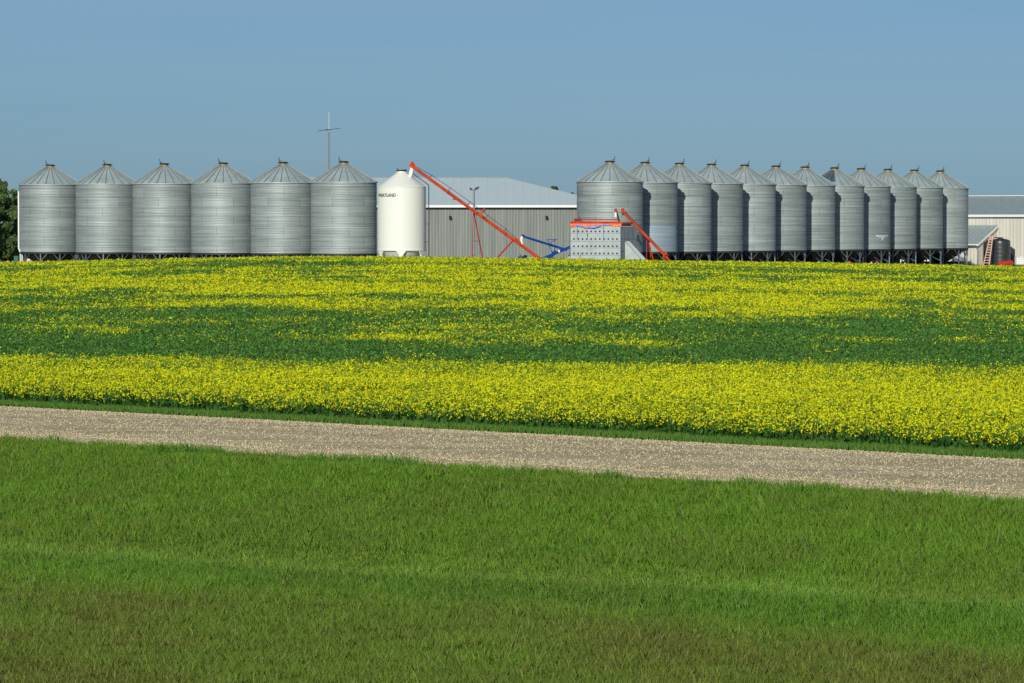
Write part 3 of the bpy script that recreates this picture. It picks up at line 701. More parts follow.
# long orange auger
AH = P(412.5, 166.5, 337.5); AF = P(543, 261, 334)
ag = thing('grain_auger', (AH.x+5.5, 336, BASE), 'long orange-red auger slanting up to the top of the white bin', 'auger')
Lp = lambda v: Vector(v)-ag.location
def on(t): return Lp(AH.lerp(AF, t))
mb = MB(); mb.tube(on(0), on(1.0), .13, n=16); tb = mb.build('tube', M_red, ag, True)
for t in (.28, .5, .72):
    mb = MB(); mb.tube(on(t-.004), on(t+.004), .16, n=16); mb.build('flange', M_dred, tb)
mb = MB(); hd = on(0)
mb.box(hd+Vector((-.02,0,.10)), (.42,.36,.42), Matrix.Rotation(R(35),3,'Y')); mb.box(hd+Vector((.0,-.1,.32)), (.16,.3,.2)); mb.build('head', M_red, ag)
mb = MB(); mb.tube(hd+Vector((-.02,0,-.1)), hd+Vector((-.10,0,-.55)), .15, .19, n=12); mb.tube(hd+Vector((-.10,0,-.55)), hd+Vector((-.22,0,-.92)), .19, .15, n=12); mb.build('spout_sleeve', M_sleeve, ag, True)
# truss cable over the tube
mb = MB(); prev = on(.03)+Vector((.02,0,.2))
for t, h in ((.13,.30),(.27,.36),(.42,.38),(.56,.34),(.70,.28),(.82,.12)):
    q = on(t)+Vector((.0,0,.0)); nr_ = Vector((.59,0,.81)); e = q+nr_*(h+.05); mb.tube(prev, e, .022, n=5); mb.bar(q+nr_*.1, e, .05); mb.box(e, (.10,.10,.08)); prev = e
mb.build('truss_cable', M_dark, ag)
mb = MB(); a = on(.545)
for t, dx in ((.30, 0),): pass
q = on(.33); mb.box(q+Vector((-.08,0,-.15)), (.2,.12,.14)); mb.build('bracket', M_dred, ag)
# undercarriage
g0 = -BASE*0
mb = MB(); m1 = Lp(P(473.5, 210.5, 336)); 
mb.bar(m1+Vector((0,-.3,0)), Lp(P(472, 268, 334.5)), .075); mb.bar(m1+Vector((0,.3,0)), Lp(P(484.5, 268, 334.5)), .075)
mb.bar(m1+Vector((0,.3,0)), Lp(P(472, 268, 338.5)), .06); mb.bar(Lp(P(472.3,241,334.5)), Lp(P(478.5,241,334.5)), .05, mi=1)
k2 = Lp(P(513.5, 240, 334.5)); mb.bar(k2+Vector((0,-.25,0)), Lp(P(494, 261.5, 334)), .11); mb.bar(k2+Vector((0,.25,0)), Lp(P(488, 268, 337)), .09)
mb.build('undercarriage', [M_dred, M_dark], ag)
for dy in (-1.3, 1.3):
    p = Lp(P(478, 268, 336)); wheel(ag, (p.x, p.y+dy, .36), .36, .22, (0,1,0))
mb = MB(); p = Lp(P(484, 209, 334.5)); q = Lp(P(481, 213.5, 334.5)); mb.bar(p, q, .18, .16); mb.bar(p+Vector((0,.1,.1)), p+Vector((.05,.1,-.25)), .1, mi=1); mb.build('motor', [M_red, M_dark], ag)
mb = MB(); p = on(.795); mb.box(p+Vector((.05,-.1,.18)), (.34,.24,.22), Matrix.Rotation(R(36),3,'Y')); mb.build('gearbox', M_red, ag)
mb = MB(); p = on(.99); mb.prism([p+Vector((-.7,-.6,-.35)), p+Vector((.7,-.6,-.35)), p+Vector((.5,-.4,-.8)), p+Vector((-.5,-.4,-.8))], (0,1.1,0)); mb.build('intake_hopper', M_red, ag)

# blue swing auger
BD = 341
bl = thing('blue_auger', (PX(552, BD), BD, BASE), 'blue folding auger with a white spout, lying low beside the perforated grey box', 'auger')
L2 = lambda x, y, d=0: P(x, y, BD+d)-bl.location
mb = MB(); mb.tube(L2(523.8,236.6), L2(567,250), .10, n=12); mb.build('tube', M_blue, bl, True)
mb = MB(); mb.tube(L2(540.5,259.5,-1), L2(569.6,247.2,-1), .115, n=12); mb.box(L2(569.3,247.5,-1), (.22,.3,.26)); mb.build('lower_tube', M_blue, bl, True)
mb = MB(); mb.tube(L2(522.2,236.2), L2(521.2,240), .12, .11, n=10); mb.tube(L2(521.2,240), L2(522.6,246.5), .11, .08, n=10); mb.build('spout_sleeve', M_sleeve, bl, True)
mb = MB(); mb.tube(L2(524,236.5), L2(521.5,235.2), .13, n=10); mb.build('head', M_dark, bl)
mb = MB()
for a_, b_ in (((546.8,239.6),(557.2,239.4)), ((547.6,239.8),(551.6,252)), ((555.2,239.5),(554.4,251.5)), ((549,244),(555,240))): mb.bar(L2(*a_,-.5), L2(*b_,-.5), .055)
mb.build('lift_frame', M_blue, bl)
mb = MB(); mb.bar(L2(552,253.5,-1), L2(556.5,251.8,-1), .3, .3); mb.bar(L2(549,258,-1), L2(553,256,-1), .16); mb.bar(L2(553,256,-1), L2(556,252.5,-1), .08); mb.bar(L2(553,257,-1), L2(552,268,-1), .08); mb.build('undercarriage', M_blue, bl)
mb = MB(); mb.tube(L2(558.3,251.6,-1.1), L2(559.7,251,-1.1), .125, n=12); mb.build('collar', M_sleeve, bl)
for dy in (-.9, .9): p = L2(554, 268); wheel(bl, (p.x, p.y+dy, .30), .30, .2, (0,1,0))
# small blue hopper on the ground beside it
sh = thing('blue_hopper', (PX(522.5, 338), 338, BASE), 'small blue machine hopper almost hidden by the crop, below the white spout', 'hopper')
L3 = lambda x, y, d=0: P(x, y, 338+d)-sh.location
mb = MB(); mb.prism([L3(518,256.3), L3(526.8,256.6), L3(525,262), L3(520,262)], (0,.7,0)); mb.build('body', M_blue, sh)
mb = MB(); mb.bar(L3(519.8,253.8), L3(521,257), .07); mb.bar(L3(525,255.3), L3(526.8,256.6), .14); mb.box(L3(524.7,256,-.2), (.28,.2,.12)); mb.build('handle', M_dark, sh)
mb = MB(); mb.bar(L3(520.5,262), L3(520.5,270), .08); mb.bar(L3(524.5,262), L3(524.5,270), .08); mb.build('leg', M_dark, sh)

# ------------------------------------------------------------------ perforated grey box with red top and tarpaulin
XD = 338.5; x0, x1 = PX(570.5, XD), PX(620.5, XD); zt = PZ(226.5, XD); bd = 4.3
bx = thing('grain_box', ((x0+x1)/2, XD, BASE), 'pale grey steel box punched with rows of dark holes, with a red frame on top', 'steel box')
W = x1-x0; H = zt-BASE
M_boxp = noisy('pale_zinc_panel', (.29,.335,.335), (.37,.415,.41), 1.1, .5, .15, (1,1,1.5))
M_boxs = noisy('dull_zinc_side', (.26,.30,.30), (.34,.38,.38), 1.1, .55, .3)
mb = MB(); rowz = [PZ(y, XD)-BASE for y in (231.4, 239, 246.2, 253.4)]; rows = [PZ(y, XD)-BASE for y in (233.4, 241.3, 248.1, 255.2)]
zs = [0]+sorted(rows)+[H]
for k in range(len(zs)-1): mb.box((0, .06-.012*(k%2), (zs[k]+zs[k+1])/2), (W, .12, zs[k+1]-zs[k]-.03))
mb.box((0,.10,H/2), (W-.02,.1,H-.01)); fr_ = mb.build('front_panel', M_boxp, bx)
mb = MB()
for z in rowz:
    for k in range(11):
        x = PX(573.9+k*4.3, XD)-bx.location.x; mb.tube((x,-.02,z), (x,.05,z), .085, n=8)
mb.build('hole', M_dark, fr_)
mb = MB(); p = PX(587.5, XD)-bx.location.x; mb.box((p,-.02,PZ(235.3,XD)-BASE), (.07,.05,.26)); 
for x in (577.3, 603.5): q = PX(x, XD)-bx.location.x; mb.box((q,-.015,PZ(232,XD)-BASE), (.03,.02,1.1))
mb.build('latch', M_dark, fr_)
mb = MB(); mb.box((-W/2+.06, bd/2+.1, H/2), (.12, bd-.2, H-.01)); mb.box((0, bd, H/2), (W,.12,H)); mb.build('back_panel', M_boxp, bx)
# angled side wing, set back to the right
sw = PX(636.5, XD+4)-PX(620.5, XD)
wg = [(W/2-.02, .16), (W/2+sw, 2.6), (W/2+sw, 2.75), (W/2-.02, .31)]
mb = MB(); n_ = 4
for k in range(n_):
    a = Vector((*wg[0],0)).lerp(Vector((*wg[1],0)), k/n_); b = Vector((*wg[0],0)).lerp(Vector((*wg[1],0)), (k+1)/n_)
    for z0_, z1_ in ((0, .5*H), (.51*H, .745*H), (.755*H, H-.01)):
        mb.prism([(a.x+.012,a.y,z0_), (b.x-.012,b.y,z0_), (b.x-.012,b.y,z1_), (a.x+.012,a.y,z1_)], (0,.12,0))
mb.prism([(wg[0][0], wg[0][1]+.06, 0), (wg[1][0]-.02, wg[1][1]+.06, 0), (wg[1][0]-.02, wg[1][1]+.06, H-.02), (wg[0][0], wg[0][1]+.06, H-.02)], (0,.08,0))
mb.build('side_wing', M_boxs, bx)
# red frame and conveyor on top
mb = MB(); xe = PX(633, XD)-bx.location.x; xs_ = PX(570.8, XD)-bx.location.x
zf = PZ(222.2, XD)-BASE; zg_ = PZ(226.0, XD)-BASE
mb.box(((xs_+W/2+.1)/2, .1, (zf+H)/2+.17), (W/2+.1-xs_, .14, .16)); mb.bar((W/2+.1,.1,zf-.08), (xe,2.4,zf-.08), .16, .14)
mb.box((xs_+.1, bd/2, zf-.1), (.14, bd-.3, .2)); mb.box((0, bd-.1, zf-.1), (W,.14,.2)); mb.build('top_frame', M_red, bx)
mb = MB(); z = PZ(219.6, XD)-BASE; mb.bar((PX(582,XD)-bx.location.x,.8,z), (PX(618,XD)-bx.location.x,.8,z), .13, .08); mb.box((PX(578,XD)-bx.location.x,.8,z-.10), (.62,.5,.40)); mb.build('conveyor', M_dred, bx)
mb = MB(); mb.box((PX(576.5,XD)-bx.location.x,.53,z-.08), (.2,.06,.16)); mb.box((PX(580.3,XD)-bx.location.x,.53,z-.08), (.2,.06,.16)); mb.tube((PX(579.5,XD)-bx.location.x,.7,z), (PX(579.5,XD)-bx.location.x,.7,z+.3), .02, n=5); mb.build('motor', M_dark, bx)
mb = MB(); mb.prism([(W/2+.05,.3,zf-.32), (xe-.1,2.3,zf-.32), (xe-.1,2.3,zf-.16), (W/2+.05,.3,zf-.16)], (0,.5,0)); mb.build('side_trough', M_red, bx)
# tarpaulin: rumpled orange sheet with a blue fold, draped over the front edge (thing on the box)
def tarp_mesh(xa, xb, ztop, drop, nx, nz, ph, amp, th=.02):
    vs = []; 
    for i in range(nx+1):
        s = i/nx; x = xa+(xb-xa)*s; d = drop(s)
        for j in range(nz+1):
            t = j/nz; yy = -.06-.05*t-amp*math.sin(17*s+4*t+ph)*t-amp*.6*math.sin(41*s-3*t+ph)*t
            vs.append((x, yy, ztop(s)-d*t))
    m = len(vs); vs += [(x, y+th, z) for x, y, z in vs]; fs = []
    for i in range(nx):
        for j in range(nz):
            a = i*(nz+1)+j; b = a+nz+1; fs.append((a,b,b+1,a+1)); fs.append((m+a,m+a+1,m+b+1,m+b))
    mb = MB(); mb.add(vs, fs); return mb
tp = thing('tarpaulin', (bx.location.x, XD, BASE), 'rumpled orange and blue tarpaulin hanging from the red frame of the perforated box', 'tarpaulin')
M_otarp = paint('orange_tarp', (.74,.13,.03), (.84,.27,.10), 3); M_btarp = paint('blue_tarp', (.10,.20,.62), (.24,.36,.72), 3)
zt_ = PZ(223.6, XD)-BASE
dropf = lambda s: .20+.02*math.sin(9*s)+ (.22*math.exp(-((s-.38)/.16)**2)) + .10*math.exp(-((s-.02)/.04)**2) + .05*math.sin(26*s)*(s < .7)
tarp_mesh(xs_-.05, W/2+.06, lambda s: zt_, dropf, 60, 8, 0, .03).build('outer_sheet', M_otarp, tp, True)
btop = lambda s: zt_-.05-.16*math.sin(PI*min(1, s*1.15))**1.5
tarp_mesh(PX(574, XD)-bx.location.x, PX(610, XD)-bx.location.x, btop, lambda s: .03+.13*math.sin(PI*s)**.7+.03*math.sin(14*s), 50, 5, 1.2, .02).build('folded_lining', M_btarp, tp, True)
for o in KIDS.get('x', []): pass
fl = [o for o in SC.objects if o.parent == tp and o.name.startswith('folded_lining')][0]; fl.location.y = -.09
# steel ramp at the side
rp_ = thing('steel_chute', (PX(634, 337), 337, BASE), 'grey steel ramp plate leaning at the right of the perforated box', 'chute')
L4 = lambda x, y, d=0: P(x, y, 337+d)-rp_.location
mb = MB(); mb.prism([L4(625,241.5), L4(625,269), L4(650,269)], (0,.12,0)); mb.build('side_plate', M_boxp, rp_)
mb = MB(); mb.prism([L4(625.3,241.2), L4(629.5,241.2), L4(655,269), L4(650.3,269)], (0,1.4,0)); mb.build('ramp_plate', M_boxs, rp_)
# second head with white sleeve above the box
sp = thing('loading_spout', (PX(617, 341), 341, BASE), 'short black pipe with a red head and white sleeve, standing over the red frame', 'spout')
L5 = lambda x, y, d=0: P(x, y, 341+d)-sp.location
mb = MB(); mb.tube(L5(616.2,210.5), L5(619,221.5), .085, n=10); mb.tube(L5(619,221.5), L5(620,268), .085, n=10); mb.build('pipe', M_dark, sp, True)
mb = MB(); mb.tube(L5(615.5,208.5), L5(615.8,212), .12, n=12); mb.box(L5(615.8,210.3), (.20,.24,.22)); mb.build('head', M_red, sp)
mb = MB(); mb.tube(L5(615.7,212.3), L5(615.6,217.2), .10, .125, n=12); mb.build('spout_sleeve', M_sleeve, sp, True)
# small red auger on the right of the box
RD = 343
ra_ = thing('red_auger', (PX(645, RD), RD, BASE), 'small red auger slanting over the right side of the perforated box', 'auger')
L6 = lambda x, y, d=0: P(x, y, RD+d)-ra_.location
mb = MB(); mb.tube(L6(624,213), L6(670,261,-2), .11, n=14); mb.build('tube', M_red, ra_, True)
mb = MB(); mb.tube(L6(624.8,211.6,.1), L6(668,257.6,-1.8), .05, n=6); mb.build('drive_shaft', M_dark, ra_)
mb = MB(); mb.tube(L6(622.8,208.3), L6(622.7,213.5), .13, n=12); mb.box(L6(623,210.3), (.24,.3,.26)); mb.build('head', M_red, ra_)
mb = MB(); mb.tube(L6(622.8,213.3), L6(623.2,215), .12, .10, n=10); mb.build('spout', M_dark, ra_)
mb = MB(); mb.bar(L6(646.6,238,0), L6(646.6,268,-1), .04); mb.bar(L6(648.4,240,0), L6(655,268,-1), .075); mb.bar(L6(648.4,240,0), L6(652,268,1.5), .045); mb.build('undercarriage', M_red, ra_)
mb = MB(); mb.box(L6(665.6,253.6,-1.9), (.22,.2,.22)); mb.bar(L6(662,259,-1.9), L6(664,253.5,-1.9), .06); mb.build('motor', M_red, ra_)
for dy in (-.9, .9): p = L6(652, 268); wheel(ra_, (p.x, p.y+dy, .28), .28, .18, (0,1,0))
# little red post and white-capped post in front of the box
po = thing('red_lever', (PX(580, 337), 337, BASE), 'thin bent red lever standing before the perforated front of the box', 'lever')
mb = MB(); q = lambda x, y: P(x, y, 337)-po.location
mb.bar(q(580.9,253.5), q(580,257), .05); mb.bar(q(580,257), q(580,270), .05); mb.bar(q(580,257), q(578.6,258.5), .04); mb.build('rod', M_red, po)
po = thing('marker_post', (PX(569.3, 337), 337, BASE), 'short pale post with a black knob, between blue auger and perforated box', 'post')
mb = MB(); q = lambda x, y: P(x, y, 337)-po.location; mb.bar(q(569.2,256.5), q(569.2,270), .10); mb.build('post', noisy('faded_pink', (.62,.36,.32), (.7,.5,.45), 3), po)
mb = MB(); mb.box(q(569.3,255.4), (.16,.14,.12)); mb.box(q(570.2,253.6), (.10,.1,.1)); mb.build('knob', M_dark, po)

# ------------------------------------------------------------------ beige barn and lean-to on the right, turned 40 degrees
TH = R(40); bp_ = P(998.5, 225, 443)
barn = thing('barn', (bp_.x, bp_.y, BASE), 'large beige ribbed steel barn with a grey roof, at the right edge', 'barn', None, -TH)
# local x runs along the front wall to the right, local y goes back
eh = PZ(215.6, 443)-BASE; bw0, bw1, bdp = -12.6, 34.0, 13.5; rh = PZ(197.4, 448)-BASE
mb = MB(); mb.box(((bw0+bw1)/2, .1, eh/2), (bw1-bw0, .2, eh)); mb.box(((bw0+bw1)/2, bdp-.1, eh/2), (bw1-bw0, .2, eh))
mb.build('wall', M_beige, barn)
mb = MB()
for x in (bw0+.1, bw1-.1): mb.prism([(x-.09,.21,0), (x-.09,bdp-.21,0), (x-.09,bdp-.21,eh), (x-.09,bdp/2,rh-.15), (x-.09,.21,eh)], (.18,0,0))
mb.build('gable_wall', M_beiges, barn)
mb = MB(); ov = .4
for s in (0, 1):
    ye = -ov if s == 0 else bdp+ov
    zlo = eh-ov*(rh-eh)/(bdp/2)
    mb.prism([(bw0-ov, ye, zlo+.06), (bw0-ov, bdp/2, rh+.06), (bw0-ov, bdp/2, rh+.18), (bw0-ov, ye, zlo+.18)], (bw1-bw0+2*ov, 0, 0))
rf = mb.build('roof', M_barnroof, barn)
mb = MB(); mb.box(((bw0+bw1)/2, -ov-.04, eh-.02), (bw1-bw0+2*ov, .07, .26)); mb.build('fascia', M_trimw, rf)
mb = MB(); mb.box(((bw0+bw1)/2, bdp/2, rh+.20), (bw1-bw0+2*ov, .5, .08)); mb.build('ridge_cap', M_trimw, rf)
Mi = Matrix.Rotation(TH, 3, 'Z')
vx = Mi@(P(1008.4, 223.6, 436)-barn.location); mb = MB(); mb.box((vx.x, -.08, vx.z), (.62,.16,.20)); mb.box((vx.x, -.09, vx.z+.12), (.70,.22,.05), None, 1); mb.build('wall_vent', [M_dark, M_trimw], barn)
# lean-to
lt_ = thing('lean_to', (bp_.x, bp_.y, BASE), 'low beige lean-to with a sloping grey roof, behind the orange ladder', 'lean-to', None, -TH)
dl = 3.7; l0, l1 = -7.6, -.35; zh = PZ(226, 443)-BASE; zl = PZ(243, 440)-BASE
mb = MB(); mb.box(((l0+l1)/2, -dl, zl/2-.05), (l1-l0, .14, zl-.1)); mb.build('wall', M_beige, lt_)
mb = MB(); mb.prism([(l1-.07, -dl+.075, 0), (l1-.07, -.02, 0), (l1-.07, -.02, zh-.12), (l1-.07, -dl+.075, zl-.12)], (.14,0,0)); mb.build('side_wall', M_beiges, lt_)
mb = MB(); ovl = .45; zz = zl-ovl*(zh-zl)/dl; xo = .35
mb.prism([(l0, -dl-ovl, zz), (l0, -.02, zh), (l0, -.02, zh+.10), (l0, -dl-ovl, zz+.10)], (l1-l0+xo, 0, 0)); rf = mb.build('roof', M_barnroof, lt_)
mb = MB(); mb.prism([(l1+xo, -dl-ovl, zz-.10), (l1+xo, -.02, zh-.10), (l1+xo, -.02, zh+.12), (l1+xo, -dl-ovl, zz+.12)], (.05,0,0)); mb.build('rake_trim', M_trimw, rf)
mb = MB(); mb.box(((l0+l1+xo)/2, -dl-ovl-.03, zz+.02), (l1-l0+xo, .06, .18)); mb.build('fascia', M_trimw, rf)
mb = MB(); mb.tube((l0, -dl-ovl-.12, zz-.06), (l1+.2, -dl-ovl-.12, zz-.06), .07, n=8); mb.bar((l1+.2,-dl-ovl-.12,zz-.1), (l1+.1,-dl-.1,zz-.45), .09); mb.bar((l1+.1,-dl-.1,zz-.45), (l1+.1,-dl-.1,.1), .09); mb.build('gutter', M_galvpole, lt_)
# black tanks
def tank(px, D, r, ztop, label, grp=None):
    t = thing('water_tank', (PX(px, D), D, BASE), label, 'tank', grp); H = PZ(ztop, D)-BASE; mb = MB(); prof = [(r*.98, 0)]
    for k in range(24):
        z = .05+(H*.86-.05)*k/23; prof.append((r+.006*math.sin(k*PI/2.0), z))
    prof += [(r*.97, H*.90), (r*.80, H*.95), (r*.35, H*.985), (.3, H*.99)]
    mb.lathe(prof, 40, close=True); mb.build('body', M_tank, t, True)
    mb = MB(); mb.lathe([(.30, H*.985), (.30, H+.06), (.2, H+.10)], 20, close=True); mb.build('lid', M_tank, t, True)
    return t
M_tank = noisy('black_polyethylene', (.022,.026,.028), (.04,.045,.046), 2, .38)
tk = tank(1000.2, 428, 1.08, 238.2, 'large black ribbed plastic tank beside the orange ladder')
mb = MB(); mb.tube((-.75,-.6,PZ(237.5,428)-BASE), (-.2,-.7,PZ(237.6,428)-BASE), .05, n=8); mb.tube((-.98,-.5,1.2), (-.95,-.85,1.2), .06, n=8); mb.build('fitting', M_dark, tk)
tank(988.6, 434, .60, 241, 'tall narrow black plastic tank directly behind the orange ladder')
tank(1009.3, 433, .62, 247.5, 'smaller black plastic tank half hidden behind the large black tank')
# ladder leaning on the lean-to
ld = thing('ladder', (PX(986, 425), 425, BASE), 'orange fibreglass ladder leaning against the lean-to by the black tank', 'ladder')
M_lad = noisy('orange_fibreglass', (.72,.28,.16), (.80,.38,.24), 2, .5); M_alu = mat('aluminium', (.68,.69,.68), .35, .5)
L7 = lambda x, y, d=0: P(x, y, 425+d)-ld.location
for a_, b_ in (((990.0,235.5),(982.5,269.5)), ((992.7,235.5),(988.6,269.5))):
    mb = MB(); mb.bar(L7(*a_, .6), L7(*b_, -.7), .11, .07); mb.build('rail', M_lad, ld)
for k in range(13):
    f = (k+.5)/13; a_ = L7(990,235.5,.6).lerp(L7(982.5,269.5,-.7), f); b_ = L7(992.7,235.5,.6).lerp(L7(988.6,269.5,-.7), f)
    mb = MB(); mb.tube(a_, b_, .042, n=8); mb.build('rung', M_alu, ld)
# red fuel tank lying down
rt = thing('fuel_tank', (PX(1005, 424), 424, BASE), 'small red horizontal tank lying in front of the black tanks', 'tank')
mb = MB(); L8 = lambda x, y, d=0: P(x, y, 424+d)-rt.location
a_ = L8(999.5,264.5,0); b_ = L8(1011.5,263.5,.6); mb.tube(a_, b_, .36, n=24); mb.tube(a_, a_+(a_-b_).normalized()*.14, .36, .2, n=24); mb.tube(b_, b_+(b_-a_).normalized()*.12, .36, .22, n=24); mb.build('body', paint('faded_red_paint', (.52,.05,.025), (.32,.035,.025), 3), rt, True)
mb = MB()
for f in (.12, .88): c_ = a_.lerp(b_, f); mb.box((c_.x, c_.y, .2), (.08,.6,.4))
mb.build('leg', M_dark, rt)
mb = MB(); c_ = a_.lerp(b_, .6); mb.tube((c_.x,c_.y,c_.z+.34), (c_.x,c_.y,c_.z+.50), .06, n=8); mb.build('filler_neck', M_dark, rt)
# caged white tote
tt = thing('caged_tote', (PX(1021, 430), 430, BASE), 'white plastic tote in a metal cage at the right edge of the picture', 'tote')
tw = 1.25; th_ = PZ(257, 430)-BASE; mb = MB(); mb.box((0,0,th_/2+.08), (tw-.08,tw-.08,th_-.22)); mb.tube((0,0,th_-.04), (0,0,th_+.06), .14, n=14); mb.build('bottle', noisy('milky_plastic', (.66,.70,.70), (.76,.78,.76), 2, .4), tt)
mb = MB()
for s in (-1, 1):
    for k in range(6):
        x = -tw/2+tw*k/5; mb.bar((x,s*tw/2,.12), (x,s*tw/2,th_), .025); mb.bar((s*tw/2,x,.12), (s*tw/2,x,th_), .025)
    for k in range(5): z = .15+(th_-.17)*k/4; mb.bar((-tw/2,s*tw/2,z), (tw/2,s*tw/2,z), .03); mb.bar((s*tw/2,-tw/2,z), (s*tw/2,tw/2,z), .03)
mb.build('cage', M_alu, tt)
mb = MB(); mb.box((0,0,.07), (tw,tw,.1)); mb.build('pallet', M_dark, tt)

# ------------------------------------------------------------------ things half seen beneath the bins
tr = thing('white_trailer', (bp_.x, bp_.y, BASE), 'long white trailer seen between the legs of the last bins of the right row', 'trailer', None, -TH)
tw0, tw1, ty = -9.5, -1.25, -5.7
mb = MB(); mb.box(((tw0+tw1)/2, ty, 1.3), (tw1-tw0, 2.3, 1.8))
for k in range(12): x = tw0+.3+(tw1-tw0-.6)*k/11; mb.box((x,ty-1.165,1.3), (.05,.03,1.7))
mb.build('box', mat('white_trailer_paint', (.86,.86,.88), .4), tr)
mb = MB(); mb.box(((tw0+tw1)/2, ty, .3), (tw1-tw0-.4, .9, .16)); mb.build('chassis', M_dark, tr)
for x in (tw0+1.0, tw0+2.1):
    for y in (-1.0, 1.0): wheel(tr, (x, ty+y, .40), .40, .3, (0,1,0))
# red vehicle
rc_ = thing('red_pickup', (PX(850, 432), 432, BASE), 'red vehicle half hidden behind the bin legs, left of the white trailer', 'pickup')
M_car = mat('red_car_paint', (.60,.05,.05), .3); M_glass = mat('dark_glass', (.03,.035,.04), .1)
s_ = PZ(256.3, 432)-BASE
mb = MB(); mb.prism([(-1.3,-.85,.35), (2.9,-.85,.35), (2.9,-.85,.92), (1.9,-.85,.95), (-1.3,-.85,.98)], (0,1.7,0)); mb.build('body', M_car, rc_)
mb = MB(); mb.prism([(-1.15,-.75,.98), (.95,-.75,.98), (.55,-.75,s_-.06), (.2,-.75,s_), (-.75,-.75,s_), (-1.0,-.75,s_-.1)], (0,1.5,0)); cb = mb.build('cab', M_car, rc_)
mb = MB(); mb.prism([(-.95,-.76,1.02), (.75,-.76,1.02), (.45,-.76,s_-.15), (-.85,-.76,s_-.15)], (0,.01,0)); mb.build('window', M_glass, cb)
for x in (-.7, 2.1):
    for y in (-.8, .8): wheel(rc_, (x, y, .34), .34, .22, (0,1,0))
# pale tank and green cart under the left end of the left row
M_cream = noisy('cream_paint', (.66,.60,.44), (.74,.70,.56), 2, .5)
ct = thing('cream_tank', (PX(31, 385), 385, BASE), 'cream tank seen under the leftmost bin', 'tank')
mb = MB(); a_ = P(27, 258.5, 385)-ct.location; b_ = P(38, 260.5, 385)-ct.location; mb.tube(a_, b_, .42, n=18); mb.build('body', M_cream, ct, True)
mb = MB(); mb.box((a_.x+.2,0,.25), (.1,.6,.5)); mb.box((b_.x-.2,0,.25), (.1,.6,.5)); mb.build('leg', M_dark, ct)
gc = thing('green_cart', (PX(16, 392), 392, BASE), 'green farm implement showing above the crop at the foot of the trees', 'cart')
mb = MB(); mb.prism([P(13.8,256,392)-gc.location, P(18.4,256,392)-gc.location, P(17.8,264,392)-gc.location, P(14.4,264,392)-gc.location], (0,1.2,0)); mb.build('body', mat('green_paint', (.01,.12,.05), .6), gc)
mb = MB(); mb.bar((-.15,.1,.9), (-.15,.1,.3), .08); mb.bar((.15,.1,.9), (.15,.1,.3), .08); mb.build('frame', M_dark, gc)
for x in (-.35, .35): wheel(gc, (x, .0, .3), .3, .2, (0,1,0))
wp = thing('white_tube', (PX(22.2, 372), 372, BASE), 'upright white tube beside the downpipe of the leftmost bin', 'tube')
mb = MB()
for x, y in ((0, 0),): mb.tube((x,y,0), (x,y,PZ(253.5,372)-BASE), .06, n=8)
mb.tube((.42,.5,0), (.42,.5,PZ(254,372)-BASE), .07, n=8); mb.build('pipe', M_sleeve, wp)

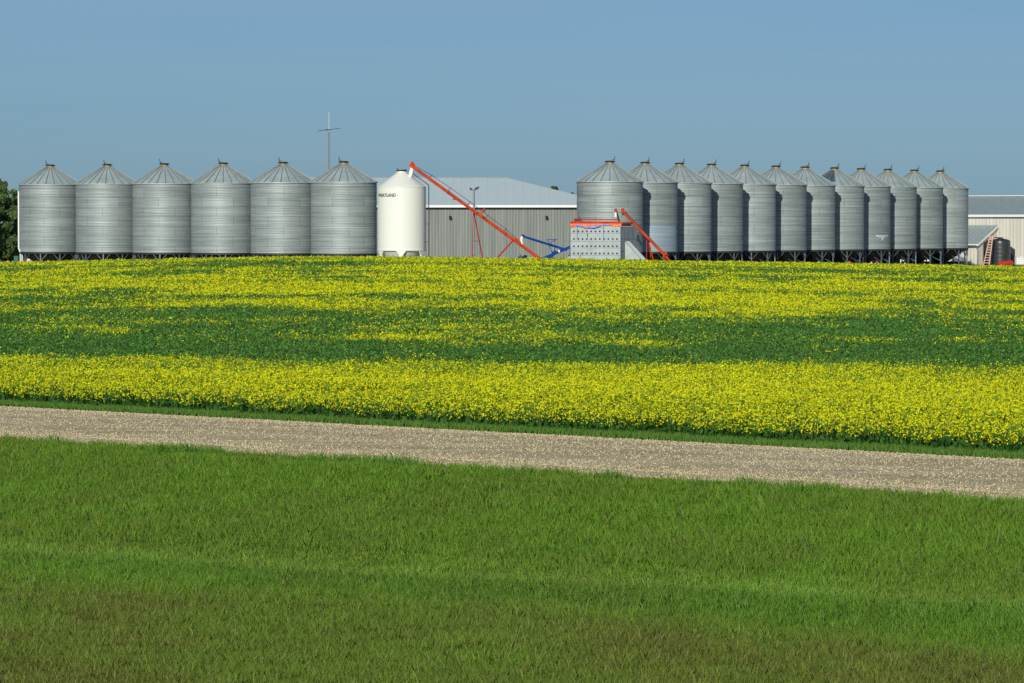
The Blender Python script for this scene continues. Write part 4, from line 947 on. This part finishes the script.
# ------------------------------------------------------------------ trees
def tree(px, D, top_py, rad, label, leaf=.30, n=9000, group=None, seed=0, cols=((.045,.105,.03), (.19,.28,.10)), conic=.35, cat='tree'):
    rg = np.random.default_rng(seed+40); x = PX(px, D); H = PZ(top_py, D)-BASE
    root = thing('broadleaf_tree', (x, D, BASE), label, cat, group)
    mb = MB(); mb.tube((0,0,0), (.1,0,H*.45), .22, .13, n=10); mb.tube((.1,0,H*.45), (0,.1,H*.9), .13, .03, n=8)
    for k in range(14):
        z = H*(.22+.6*k/14); a = k*2.4; L = rad*(.85-.45*k/14); mb.tube((.05,0,z), (L*math.cos(a), L*math.sin(a), z+L*.45), .06, .015, n=6)
    mb.build('trunk', noisy('bark', (.06,.045,.03), (.12,.09,.065), 6, .9), root, True)
    nc = 130; cz = rg.uniform(.10, .97, nc); prof = rad*np.clip(np.sin(PI*np.clip(cz*.80+.17, 0, 1))**.6, .08, 1)*(1-conic*cz)
    ca = rg.uniform(0, 2*PI, nc); cr = prof*np.sqrt(rg.uniform(.15, 1, nc))
    C = np.stack([cr*np.cos(ca), cr*np.sin(ca), cz*H], 1); cs = rg.uniform(.28, .6, nc)*(rad/2.6)
    pick = rg.integers(0, nc, n); d = rg.normal(size=(n,3)); d /= np.linalg.norm(d, axis=1)[:,None]
    p = C[pick]+d*(cs[pick]*rg.uniform(.3, 1, n)**.5)[:,None]*np.array([1,1,1.15])
    p = p[p[:,2] > .25]; n = len(p)
    a = rg.normal(size=(n,3)); a /= np.linalg.norm(a, axis=1)[:,None]; b = np.cross(a, rg.normal(size=(n,3))); b /= np.linalg.norm(b, axis=1)[:,None]
    s = leaf*rg.uniform(.5, 1.1, n)[:,None]*.5
    V = np.stack([p-a*s, p-b*s*.6, p+a*s, p+b*s*.6], 1).reshape(-1, 3)
    t = np.clip(rg.random(nc)[pick[:n]][:,None]*.6+rg.random((n,1))*.4, 0, 1); col = np.array(cols[0])*(1-t)+np.array(cols[1])*t
    o = np_mesh('crown', V, np.arange(len(V)).reshape(-1, 4), [M_leafattr], np.repeat(col, 4, 0)); o.parent = root
    return root
TG = 'trees left of the bins'
tree(-2, 405, 178, 2.4, 'dark green tree at the left edge, beside the leftmost bin', .28, 26000, TG, 1)
tree(10, 412, 188, 1.9, 'lower shrubby tree between the left edge and the leftmost bin', .28, 20000, TG, 2, conic=.1)
tree(-26, 400, 172, 2.6, 'tall tree outside the left edge of the row of bins', .3, 9000, TG, 3)
tree(554, 446, 185.2, 1.1, 'treetop poking above the slope of the long grey shed roof', .25, 9000, None, 4, ((.05,.06,.012), (.16,.15,.03)), .45)
tree(571.5, 452, 192.0, 1.2, 'lower treetop just showing where the shed roof meets the first right bin', .25, 9000, None, 5, ((.05,.06,.012), (.14,.13,.03)), .6)
